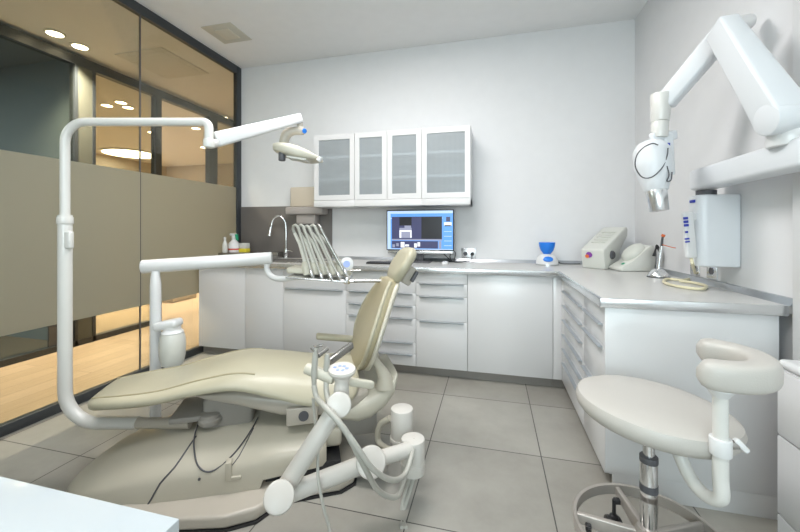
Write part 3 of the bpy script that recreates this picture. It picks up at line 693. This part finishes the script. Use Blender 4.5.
s = B(); s.box(.575, .60, -.343, -.30, .12, .20, .003); s.box(.60, .64, -.343, -.30, .12, .135, .003); s.build('latch', M['shell2'], t, X)
s = B(); s.lathe((.47, -.335, .145), [(.006, 0), (.006, .004), (.001, .004)], 12, Matrix.Rotation(PI/2, 4, 'X')); s.build('screw', M['dark'], t, X)
s = B(); s.box(.985, 1.10, -.235, .2, .14, .235, .02, 3); s.build('rear_block', M['shell2'], t, X)
pp = [(.02, -.20), (.3, -.42), (.6, -.475), (.72, -.46), (.78, -.41), (.82, -.375), (1.08, -.37), (1.15, -.33), (1.17, -.26), (1.17, .3), (.9, .40), (.3, .36), (.0, .2)]
s = B(); s.prism([(a_, b_, .008) for a_, b_ in pp], (0, 0, .055), .014, 3); s.build('floor_plate', M['shell'], t, X)
s = B(); s.prism([(a_*1.006, b_*1.012, 0) for a_, b_ in pp], (0, 0, .010)); s.build('floor_gasket', M['black'], t, X)
s = B(); s.box(.74, 1.09, -.30, .3, .06, .115, .004); s.build('inner_plinth', M['black'], t, X)
s = B(); s.tube([(.40, -.10, .27), (.41, -.19, .262), (.425, -.25, .235), (.455, -.305, .19), (.50, -.325, .165), (.55, -.315, .175), (.61, -.28, .215), (.66, -.2, .258), (.68, -.1, .27)], .0035, 8); s.build('drooping_cable', M['dark'], t, X)
# hinge shell and rear supports
s = B(); hs_ = []
for s_, w_, z0, z1 in ((1.02, .20, .31, .34), (1.08, .235, .255, .36), (1.18, .24, .225, .37), (1.25, .238, .235, .39), (1.32, .23, .275, .42), (1.38, .21, .34, .45), (1.405, .17, .41, .465)):
    hs_.append([Vector((s_, w_*se(math.cos(2*PI*j/32), .5), (z0+z1)/2+(z1-z0)/2*se(math.sin(2*PI*j/32), .7))) for j in range(32)])
s.loft(hs_); s.build('hinge_shell', M['cream'], t, X)
s = B(); s.box(1.105, 1.30, -.15, .15, .13, .27, .02); s.build('hinge_block', M['knit'], t, X)
for yy in (-.19, .19):
    s = B(); s.tube([(1.33, yy, .40), (1.325, yy, .46), (1.295, yy, .52), (1.265, yy, .575), (1.275, yy*.92, .64), (1.32, yy*.9, .70)], [.052, .036, .022, .019, .020, .014], 14); s.build('back_support', M['shell2'], t, X)
# backrest: built lying along x then rotated up
BA = math.radians(66)
XB = X @ Matrix.Translation((1.155, 0, .47)) @ Matrix.Rotation(-BA, 4, 'Y')
bt = [(0, .10, .0, -.01), (.08, .20, .0, .0), (.17, .255, .0, .02), (.28, .25, .0, .03), (.40, .20, .0, .03), (.5, .135, .0, .02), (.55, .11, 0, .01)]
B().loft(cushion(bt, 0, .55, 20, .038, 36, .05, .5)).build('backrest', M['vinyl2'], t, XB)
s = B()
for sg in (-1, 1):
    s.tube([Vector((s_, sg*(lerp(bt, s_)[0]-.007), lerp(bt, s_)[2]-.024)) for s_ in [.03+.045*k for k in range(12)]], .011, 10)
s.build('edge_roll', M['vinyl'], t, XB)
bt2 = [(s_, w_+.012, a_, b2) for s_, w_, a_, b2 in bt]
sec2 = [[Vector((p_.x, p_.y, p_.z-.045)) for p_ in sec] for sec in cushion(bt2, .02, .545, 16, .02, 36, .04, .5)]
B().loft(sec2).build('backrest_shell', M['cream'], t, XB)
XH = XB @ Matrix.Translation((.53, 0, -.01)) @ Matrix.Rotation(math.radians(8), 4, 'Y')
ht = [(0, .10, 0, 0), (.1, .145, 0, .012), (.2, .13, 0, .008), (.25, .09, 0, 0)]
B().loft(cushion(ht, 0, .235, 14, .034, 32, .05, .5)).build('headrest', M['vinyl'], t, XH)
s = B(); s.box(.03, .14, -.05, .05, -.13, -.07, .012); s.build('headrest_bracket', M['shell'], t, XH)
s = B(); s.beam((.06, -.06, -.12), (.13, -.06, -.12), .02, .03, side=(0, 1, 0), bev=.006); s.build('headrest_lever', M['dark'], t, XH)
s = B(); s.box(.35, .56, -.03, .03, -.085, -.07, .004); s.build('headrest_bar', M['topedge'], t, XB)
# armrest on the far side
s = B(); s.beam((1.06, .29, .385), (1.25, .30, .50), .02, .035, side=(0, 0, 1), bev=.006); s.build('armrest_post', M['hose'], t, X)
s = B(); s.beam((1.27, .30, .512), (.98, .30, .556), .07, .032, side=(0, 0, 1), bev=.012); s.build('armrest', M['vinyl'], t, X)

# ------------------------------------------------------------------ operating lamp on its post
q = W(65, 300, 1.8); pb_ = Vector((q.x, q.y, .0))
t = thing('operating_lamp', 'white dental operating lamp on a tall bent post at the chair foot', 'lamp', (q.x, q.y, 0))
px_, py_ = q.x, q.y; zb2 = .285; zc2 = 1.24+.10
top = W(65, 122, 1.8); ztp = top.z
bend = lambda c, a0, a1, r, ex, ez, n=7: [c+ex*r*math.cos(a0+(a1-a0)*k/n)+ez*r*math.sin(a0+(a1-a0)*k/n) for k in range(n+1)]
ex = RT; ez = Vector((0, 0, 1))
cB = Vector((px_, py_, zb2+.16))+ex*.16
ptsb = [W(65, 215, 1.8)]+[Vector((px_, py_, .6))]+bend(cB, PI, 1.5*PI, .16, ex, ez)+[W(118, 0, 1.8).lerp(W(118, 0, 1.8), 0)*1]
p_end = Vector((px_, py_, zb2))+ex*.36
ptsb[-1] = p_end
s = B(); s.tube(ptsb, .029, 20, False); s.build('lower_post', M['tube'], t)
s = B(); s.tube([p_end-ex*.02, Vector((px_, py_, zb2))+ex*.62], .026, 18, False); s.build('base_sleeve', M['shell'], t)
cT = Vector((px_, py_, ztp-.10))+ex*.10
r_end = W(209, 121, 1.8); r_end = Vector((px_, py_, ztp))+ex*((209-65)/F*1.8)
ptst = [W(65, 222, 1.8)]+bend(cT, PI, .5*PI, .10, ex, ez)+[r_end-ex*.03]+bend(r_end-ex*.03+Vector((0, 0, -.03)), .5*PI, 0, .03, ex, ez, 4)[1:]+[r_end+Vector((0, 0, -.115))]
s = B(); s.tube(ptst, .0205, 18, False); s.build('upper_post', M['tube'], t)
s = B(); s.cyl(W(65, 224, 1.8), W(65, 217, 1.8), .033, bev=.002); s.beam(W(69, 231, 1.79), W(69, 249, 1.79), .035, .028, side=FW, bev=.01); s.build('collar', M['tube'], t)
j0 = r_end+Vector((0, 0, -.115)); j0b = W(222, 138, 1.85)
s = B(); s.cyl(j0+Vector((0, 0, .03)), j0+Vector((0, 0, -.012)), .026, bev=.004); s.tube([j0+Vector((0, 0, .005)), W(216, 143, 1.84)], .022, 12, False); s.build('elbow_joint', M['tube'], t)
aend = W(301, 118, 2.2)
s = B(); s.beam(W(215, 140, 1.84), aend, .05, .076, side=(0, 0, 1), bev=.012, w1=.045, h1=.055); s.build('spring_arm', M['white'], t)
s = B(); s.cyl(W(300, 122, 2.2), W(300, 128, 2.2), .018, bev=.003); s.cyl(W(301, 127, 2.2), W(301, 134, 2.2), .022, bev=.004); s.tube([W(303, 131, 2.2), W(294, 131, 2.2), W(287, 134, 2.2), W(284, 142, 2.2), W(284, 149, 2.2)], [.024, .026, .03, .028, .022], 14)
s.build('lamp_yoke', M['shell'], t)
s = B(); s.cyl(W(304, 131, 2.17), W(305, 131, 2.165), .015, bev=.003); s.build('blue_cap', M['blue'], t)
# lamp head : flattened wing
s = B(); secs = []
for x_, yc_, w_, hh in ((276.5, 148.5, .05, .012), (277.5, 149, .085, .024), (283, 150, .115, .034), (292, 151.5, .125, .040), (303, 154.5, .12, .040), (312, 157, .10, .028), (319, 159, .07, .014), (321.5, 160, .05, .006)):
    c = W(x_, yc_, 2.2); secs.append([c+FW*w_*se(math.cos(2*PI*j/28), .6)+Vector((0, 0, 1))*hh*(se(math.sin(2*PI*j/28), .5)*(.85 if math.sin(2*PI*j/28) > 0 else 1.1)) for j in range(28)])
s.loft(secs); s.build('lamp_head', M['cream'], t)
s = B(); s.cyl(W(282, 152, 2.12), W(282, 161, 2.12), .02, bev=.005); s.build('handle_grip', M['dark'], t)
s = B(); s.tube([W(318, 161, 2.1), W(320.5, 158, 2.1), W(321, 157, 2.1)], .014, 10); s.build('handle_tip', M['white'], t)
s = B(); s.beam(W(289, 158, 2.15), W(308, 161, 2.15), .10, .012, side=(0, 0, 1), bev=.004); s.build('lamp_lens', M['bottle'], t)

# ------------------------------------------------------------------ delivery unit
q = W(155.5, 300, 2.2)
t = thing('delivery_unit', 'white dental delivery arm on a post carrying the instrument tray over the chair', 'dental unit', (q.x, q.y, 0))
a = W(142, 267, 2.2); b_ = W(272, 258, 2.38)
s = B(); P0, P1 = Vector(a), Vector(b_); d_ = (P1-P0); s.cyl(P0, P1, .042, .040, 28, .006); s.build('horizontal_arm', M['white'], t)
s = B(); s.cyl((q.x, q.y, .012), (q.x, q.y, W(155, 285, 2.2).z), .030); s.cyl((q.x, q.y, W(155, 285, 2.2).z), (q.x, q.y, W(155, 271, 2.2).z), .030, .022); s.cyl((q.x, q.y, 0), (q.x, q.y, .02), .09, bev=.004); s.build('post', M['white'], t)
s = B(); s.beam(W(156, 327, 2.16), W(180, 322, 2.16), .09, .05, side=(0, 0, 1), bev=.02); s.build('bottle_holder', M['white'], t)
q2 = W(172.5, 335, 2.16)
wb = thing('water_bottle', 'milky water bottle hanging under the holder on the delivery post', 'bottle', (q2.x, q2.y, W(172, 365, 2.16).z))
zz = lambda y_: W(172, y_, 2.16).z-q2.z
B().lathe(q2, [(.035, zz(366)), (.058, zz(364)), (.068, zz(355)), (.07, zz(344)), (.066, zz(337)), (.058, zz(333))], 28).build('bottle_body', M['bottle'], wb)
B().lathe(q2, [(.058, zz(333)), (.06, zz(332)), (.05, zz(330)), (.045, zz(329)), (.045, zz(326))], 28).build('bottle_neck', M['white'], wb)
s = B(); s.tube([W(267, 264, 2.36), W(267, 270, 2.36), W(271, 276, 2.35), W(280, 279, 2.33), W(300, 277, 2.3)], .018, 14); s.build('swivel_tube', M['white'], t)
D = 2.28
s = B(); s.beam(W(290, 269, D), W(352, 272, D), .16, .035, side=(0, 0, 1), bev=.012); s.build('tray_head', M['cream'], t)
s = B(); s.beam(W(292, 275, D-.04), W(350, 279, D-.04), .26, .010, side=(0, 0, 1), bev=.003); s.build('tray_plate', M['topedge'], t)
s = B(); 
for x_ in (306.5, 314.5, 323, 332, 340.5): s.tube([W(x_-.5, 262, D-.08), W(x_, 267, D-.09), W(x_+1, 275, D-.10)], [.024, .031, .022], 14)
s.build('holder_cup', M['cream'], t)
s = B(); s.cyl(W(347, 264, D-.08), W(346.7, 264, D-.12), .041, bev=.006); s.build('display_pad', M['white'], t)
s = B(); s.cyl(W(346.7, 264, D-.12), W(346.6, 264, D-.124), .020); s.build('display_print', M['lblue'], t)
s = B(); s.tube([W(346, 271, D-.05), W(361, 270.5, D-.05)], .007, 10, False); s.tube([W(344, 281, D-.1), W(390, 281, D-.06)], .010, 12, False); s.cyl(W(388, 279, D-.06), W(389.5, 279, D-.06), .018); s.build('tray_handle', M['steel'], t)
s = B(); s.cyl(W(347, 276, D-.14), W(347, 284, D-.14), .018, bev=.004); s.cyl(W(340, 281, D-.14), W(354, 281, D-.14), .009); s.build('tray_knob', M['chrome'], t)
ds = [(294.5, 225), (300, 225), (306, 226), (312, 225), (317, 225)]
bots = [(313, 278), (323, 281), (332, 281), (340, 280), (347, 277)]
cups = [(306, 262), (314, 262), (322.5, 262), (331.5, 262), (340, 262)]
ordn = ['leftmost', 'second from left', 'middle', 'second from right', 'rightmost']
for k in range(5):
    T, Bo, C = ds[k], bots[k], cups[k]; D2 = D-.10-.005*k
    hp = thing('dental_handpiece', ordn[k]+' of the five hosed dental handpieces racked on the instrument tray', 'dental handpiece', W(C[0], C[1], D2), 0, 'hosed handpieces on the instrument tray')
    s = B(); s.tube([W(C[0], C[1]+2, D2+.01), W(C[0]*.5+T[0]*.5-.5, C[1]*.5+T[1]*.5, D2+.01), W(T[0], T[1]+8, D2+.01)], [.014, .0115, .010], 12, False); s.build('handpiece_body', M['hosel'] if k < 4 else M['hose'], hp)
    s = B(); s.tube([W(T[0], T[1]+8, D2+.01), W(T[0]-1.5, T[1]+4, D2+.008), W(T[0]-1, T[1]+1, D2), W(T[0]+1, T[1], D2-.005), W(T[0]+3, T[1]+1.5, D2-.01), W(T[0]+4.5, T[1]+5, D2-.012), W(*Bo, D2-.05)], [.009, .009, .009, .009, .009, .009, .007], 10, False)
    s.build('hose', M['hose'] if k != 4 else M['steel'], hp)
    s = B(); s.cyl(W(Bo[0]-2.5, Bo[1]-8, D2-.052), W(*Bo, D2-.052), .010, bev=.002); s.build('hose_guide', M['chrome'], hp)

# ------------------------------------------------------------------ assistant arm
q = W(404, 460, 1.72)
t = thing('assistant_arm', 'white jointed assistant arm with suction hoses at the chair side', 'dental unit', (q.x, q.y, 0))
c0 = W(402, 408, 1.80)
s = B(); s.cyl(W(402, 440, 1.8), W(402, 408, 1.8), .055, bev=.004); s.cyl(W(402, 441, 1.8), W(402, 436, 1.8), .060, bev=.003); s.build('upper_canister', M['armw'], t)
s = B(); s.cyl(W(413, 472, 1.66), W(413, 438, 1.66), .054, bev=.005); s.cyl(W(413, 463, 1.66), W(413, 461, 1.66), .056); s.build('swivel_joint', M['armw'], t)
# bracket from chair base to joint
s = B(); s.tube([W(390, 418, 1.84), W(380, 425, 1.87), W(378, 440, 1.88), W(388, 449, 1.82), W(402, 452, 1.72)], .015, 12); s.build('mount_bracket', M['shell2'], t)
s = B(); s.cyl(W(355, 466, 1.82), W(384, 460, 1.78), .05); s.build('mount_block', M['knit'], t)
k1 = W(371, 461, 1.52)
s = B(); s.cyl(W(410, 449, 1.62), k1, .031, bev=.004); s.build('short_link', M['armw'], t)
s = B(); s.cyl(W(371, 462, 1.56), W(371, 462, 1.455), .060, bev=.008); s.build('middle_joint', M['armw'], t)
e1 = W(279, 497, 1.33)
s = B(); s.cyl(k1, e1, .034, .034, 24, .006); s.build('lower_link', M['armw'], t)
s = B(); s.cyl(W(279, 497, 1.40), W(279, 497, 1.25), .052, bev=.008); s.build('elbow_joint', M['armw'], t)
e2 = W(339, 404, 1.40)
s = B(); s.cyl(e1, e2, .034, .034, 24, .006); s.build('upper_link', M['armw'], t)
s = B(); s.cyl(W(339, 405, 1.46), W(339, 405, 1.32), .045, bev=.008); s.build('top_joint', M['armw'], t)
s = B(); s.tube([W(341, 396, 1.41), W(342, 382, 1.41), W(342, 376, 1.41)], [.031, .027, .034], 20); s.build('head_post', M['armw'], t)
s = B(); c = W(342, 371, 1.41); s.lathe(c, [(.036, -.022), (.05, -.008), (.056, .004), (.053, .012), (.001, .014)], 32, Matrix.Rotation(math.radians(14), 4, 'X'), 1, .8); s.build('control_pad', M['armw'], t)
s = B()
RX = Matrix.Rotation(math.radians(14), 4, 'X')
for dx, dy in ((-.028, 0), (-.012, .012), (.006, .012), (.022, .0), (-.01, -.014), (.01, -.014)): s.box(dx-.006, dx+.006, dy-.005, dy+.005, .0145, .0155, xf=Matrix.Translation(c) @ RX)
s.build('pad_print', M['lblue'], t)
s = B(); s.cyl(W(306, 368, 1.44), W(334, 379, 1.41), .022, bev=.004); s.beam(W(346, 381, 1.43), W(373, 385, 1.5), .03, .032, side=(0, 0, 1), bev=.010); s.build('holder_bar', M['cream'], t)
# suction handpieces (held)
for k, (x_, lab, top_, bot_) in enumerate(((315, 'suction nozzle with lever valve, left on the assistant arm', 346, 400), (327, 'second suction nozzle, just right of the lever one', 352, 392))):
    D3 = 1.40+.02*k
    sp = thing('suction_handpiece', lab, 'dental handpiece', W(x_, 372, D3), 0, 'suction nozzles on the assistant arm')
    s = B(); s.tube([W(x_+.5, top_+2, D3), W(x_, 360, D3), W(x_-1, 374, D3), W(x_-1, bot_-12, D3)], [.008, .012, .012, .008], 12); s.build('nozzle_body', M['hose'], sp)
    if k == 0:
        s = B(); s.tube([W(x_-2, top_+3, D3), W(x_+4, top_, D3), W(x_+8, top_-1, D3)], .005, 8); s.tube([W(x_+3, 356, D3), W(x_+12, 349, D3+.05)], .009, 10, False); s.tube([W(x_-3, 347, D3), W(x_+1, 352, D3)], .009, 8, False); s.build('valve_lever', M['steel'], sp)
    else:
        s = B(); s.beam(W(329, 362, 1.5), W(352, 345, 1.62), .022, .03, side=(0, 0, 1), bev=.005); s.build('support_rod', M['steel'], sp)
    # hose
    if k == 0: pts = [(x_-1, 386, 1.40), (317, 398, 1.37), (326, 408, 1.30), (345, 430, 1.27), (362, 462, 1.3), (378, 490, 1.4), (396, 497, 1.5), (404, 480, 1.6), (408, 466, 1.66)]
    else: pts = [(x_-1, 378, 1.42), (327, 395, 1.38), (334, 415, 1.30), (352, 440, 1.27), (372, 468, 1.3), (392, 480, 1.4), (405, 474, 1.5), (412, 455, 1.58), (414, 440, 1.66)]
    pts = [W(*p_) for p_ in pts]
    s = B(); s.tube(pts, .0105, 10); s.build('hose', M['hose'], sp)
s = B(); s.tube([W(*p_) for p_ in ((313, 398, 1.42), (315, 420, 1.42), (318, 445, 1.41), (318, 475, 1.36), (323, 505, 1.33), (332, 540, 1.32), (334, 575, 1.30))], .006, 8); s.build('hanging_hose', M['hose'], t)
s = B()
for dx in (0, 4): s.tube([W(*p_) for p_ in ((410+dx*.5, 468, 1.66), (409+dx, 480, 1.66), (404+dx, 497, 1.64), (401+dx*.5, 515, 1.6), (402+dx, 528, 1.51))], .008, 8)
s.build('floor_hose', M['hose'], t)

# ------------------------------------------------------------------ operator stool
def rf(r, f_, z): v = RT*r+FW*f_; return Vector((v.x, v.y, z))
SC = rf(.875, 1.28, 0)
t = thing('operator_stool', 'pale grey round operator stool with curved arm-style backrest', 'stool', SC)
s = B(); tilt = Matrix.Rotation(math.radians(5), 4, RT.cross(Vector((0, 0, 1)))) ; tilt = Matrix.Rotation(math.radians(4), 4, FW)
s.lathe(SC+Vector((.012, 0, .64)), [(.10, -.080), (.19, -.076), (.222, -.064), (.238, -.046), (.243, -.024), (.236, -.006), (.212, .006), (.15, .012), (.06, .014), (.001, .014)], 56, tilt); s.build('seat', M['leather'], t)
s = B(); s.lathe(SC+Vector((0, 0, .565)), [(.07, .0), (.10, .01), (.10, .02)], 28); s.build('seat_plate', M['dark'], t)
s = B(); s.cyl(SC+Vector((0, 0, .40)), SC+Vector((0, 0, .585)), .018); s.build('piston', M['chrome'], t)
s = B(); s.cyl(SC+Vector((0, 0, .19)), SC+Vector((0, 0, .445)), .027, bev=.002); s.build('gas_column', M['chrome'], t)
s = B(); s.cyl(SC+Vector((0, 0, .425)), SC+Vector((0, 0, .447)), .0285, bev=.002); s.build('column_cap', M['dark'], t); B().cyl(SC+Vector((0, 0, .325)), SC+Vector((0, 0, .35)), .0282).build('column_band', M['dark'], t)
s = B(); s.lathe(SC+Vector((0, 0, .11)), [(.035, 0), (.045, .01), (.042, .07), (.034, .085)], 28); s.build('hub', M['base'], t)
ang0 = math.radians(170)
RB = .235
ring = B(); secs = []
for k in range(64):
    a = 2*PI*k/64; d_ = Vector((math.cos(a), math.sin(a), 0)); c = SC+Vector((0, 0, .165))
    secs.append([c+d_*(RB-.006)+Vector((0, 0, -.02)), c+d_*(RB+.006)+Vector((0, 0, -.02)), c+d_*(RB+.008)+Vector((0, 0, .014)), c+d_*(RB+.004)+Vector((0, 0, .02)), c+d_*(RB-.006)+Vector((0, 0, .018))])
secs.append(secs[0]); ring.loft(secs, False); ring.build('foot_ring', M['base'], t)
for k in range(5):
    a = ang0+2*PI*k/5; d_ = Vector((math.cos(a), math.sin(a), 0)); n_ = Vector((-d_.y, d_.x, 0))
    s = B(); s.beam(SC+d_*.035+Vector((0, 0, .15)), SC+d_*(RB-.004)+Vector((0, 0, .16)), .022, .06, side=(0, 0, 1), bev=.005, w1=.018, h1=.035); s.build('leg', M['base'], t)
    c = SC+d_*(RB-.045)+n_*.03+Vector((0, 0, .040))
    cs = B(); cs.cyl(c+Vector((0, 0, .03)), c+Vector((0, 0, .11)), .007); cs.box(c.x-.016, c.x+.016, c.y-.016, c.y+.016, c.z+.022, c.z+.05, .01); cs.beam(c+Vector((0, 0, .105)), c-n_*.035+Vector((0, 0, .105)), .02, .02, bev=.004); co = cs.build('caster', M['black'], t)
    wv = B(); 
    for sg in (-1, 1): wv.cyl(c+d_*0+n_*.008*sg, c+n_*.026*sg, .040, bev=.006)
    wv.build('wheel', M['black'], co)
# bracket, post and backrest
PP = rf(.898, 1.02, 0)
s = B(); s.tube([SC+Vector((0, 0, .575))+(PP-SC)*.30, SC+(PP-SC)*.45+Vector((0, 0, .54)), SC+(PP-SC)*.62+Vector((0, 0, .485)), SC+(PP-SC)*.82+Vector((0, 0, .465)), PP+Vector((0, 0, .49)), PP+Vector((0, 0, .55)), PP+Vector((0, 0, .60))], .019, 16); s.build('seat_bracket', M['tube'], t)
s = B(); s.cyl(PP+Vector((0, 0, .59)), PP+Vector((0, 0, .795)), .018); s.build('back_post', M['tube'], t)
s = B(); s.cyl(PP+Vector((0, 0, .612)), PP+Vector((0, 0, .660)), .026, bev=.003); s.build('clamp', M['white'], t)
s = B(); s.cyl(PP+RT*.025+Vector((0, 0, .64)), PP+RT*.05+Vector((0, 0, .64)), .012, bev=.002); s.build('clamp_screw', M['steel'], t)
s = B(); s.beam(PP+RT*.04+Vector((0, 0, .655)), PP+RT*.065+FW*-.01+Vector((0, 0, .625)), .016, .02, side=FW, bev=.005); s.build('clamp_lever', M['white'], t)
s = B(); s.lathe(PP+Vector((0, 0, .785)), [(.020, -.01), (.026, 0), (.036, .012), (.036, .02)], 20); s.build('pad_mount', M['white'], t)
BC = rf(.945, 1.12, 0); RR_ = .125
secs = []; nA = 40; a0, a1 = math.radians(-140), math.radians(62)   # angle measured from RT towards FW
for k in range(nA+1):
    u_ = k/nA; a = a0+(a1-a0)*u_; dr = RT*math.cos(a)+FW*math.sin(a); c = BC+dr*RR_+Vector((0, 0, .838))
    e_ = min(u_, 1-u_)*(a1-a0)*RR_/.035; kk = math.sqrt(max(0, 1-(1-min(1, e_))**2)); kk = max(kk, .12)
    hw, hh = .038*(.35+.65*kk), .040*(.3+.7*kk)
    secs.append([c+dr*hw*se(math.cos(2*PI*j/24), .6)+Vector((0, 0, 1))*hh*se(math.sin(2*PI*j/24), .6) for j in range(24)])
s = B().loft(secs); s.build('backrest', M['leather'], t)

# ------------------------------------------------------------------ foreground desk and side cart
t = thing('desk', 'glossy white desk top cut off at the bottom left corner', 'desk', (-1.1, .1, 0))
B().box(-1.9, -.517, -.35, .51, .71, .75, .002).build('desk_top', M['desk'], t)
for x_ in (-1.86, -.60):
    B().box(x_, x_+.04, -.3, .44, 0, .71, .002).build('side_panel', M['cab'], t)
q = Vector((.98, 1.30, 0))
t = thing('drawer_cart', 'white drawer cart with rounded top at the right edge', 'cabinet', (1.1, 1.35, 0))
cx0 = .958; cy1 = 1.53
B().box(cx0, 1.20, 1.0, cy1-.0, .06, .77, .004).build('cart_body', M['cab'], t)
B().box(cx0-.008, 1.20, .99, cy1+.006, .77, .80, .014, 4).build('cart_top', M['white'], t)
for z0, z1 in ((.07, .27), (.275, .54), (.545, .765)):
    B().box(cx0-.012, cx0, 1.005, cy1-.004, z0, z1, .004).build('drawer', M['cab'], t)
B().box(cx0+.03, 1.18, 1.03, cy1-.03, 0, .06).build('plinth', M['dark'], t)

# ------------------------------------------------------------------ lights
def area(name, loc, rot, sx, sy, e, col):
    l = bpy.data.lights.new(name, 'AREA'); l.shape = 'RECTANGLE'; l.size = sx; l.size_y = sy; l.energy = e; l.color = col
    o = bpy.data.objects.new(name, l); COL.objects.link(o); o.location = loc; o.rotation_euler = rot; return o
area('ceiling_panel_light', (-.8, 1.9, ZC-.04), (0, 0, 0), 1.2, .6, 36, (1, .97, .95))
area('ceiling_panel_light', (-.8, .1, ZC-.04), (0, 0, 0), 1.2, .6, 16, (1, .985, .975))
area('window_daylight', ((wx0+wx1)/2, YF-.15, (wz0+wz1)/2), (-PI/2, 0, PI), 1.8, 1.6, 85, (.68, .83, 1))
def spotl(x, y, e, col=(1, .91, .80), z=ZC-.03):
    l = bpy.data.lights.new('corridor_lamp', 'AREA'); l.shape = 'DISK'; l.size = .12; l.spread = math.radians(110); l.energy = e; l.color = col
    o = bpy.data.objects.new('corridor_lamp', l); COL.objects.link(o); o.location = (x, y, z)
for px, py, e in ((55, 33, 34), (80, 46, 34), (223, 117, 52), (196, 128, 50), (204, 147, 30), (152, 132, 30), (121, 102, 40)):
    q = atZ(px, py, ZC); spotl(q.x, q.y, e)
q = atZ(131, 153, ZC); spotl(q.x, q.y, 90, (1, .90, .76), ZC-.05)
l = bpy.data.lights.new('dark_room_fill', 'AREA'); l.size = .8; l.energy = 130; l.color = (.78, .88, 1)  # added cool fill without a fixture, lifts the dark room behind the far glass
o = bpy.data.objects.new('dark_room_fill', l); COL.objects.link(o); o.location = (-5.5, .3, ZC-.05)
wd = bpy.data.worlds.new('World'); S.world = wd; wd.use_nodes = True
bg = wd.node_tree.nodes['Background']; bg.inputs[0].default_value = (.75, .85, 1, 1); bg.inputs[1].default_value = 1.2

# ------------------------------------------------------------------ camera
cam = bpy.data.cameras.new('camera'); co = bpy.data.objects.new('camera', cam); COL.objects.link(co)
cam.sensor_width = 36; cam.lens = F*36/800; cam.shift_y = -37/800; cam.clip_start = .02
co.location = (0, 0, H); co.rotation_euler = (PI/2, 0, math.atan2(.2453, .9694))
S.camera = co
S.view_settings.view_transform = 'Standard'; S.view_settings.look = 'None'; S.view_settings.gamma = 1; S.view_settings.exposure = .33
try: S.view_settings.use_curve_mapping = False
except Exception: pass
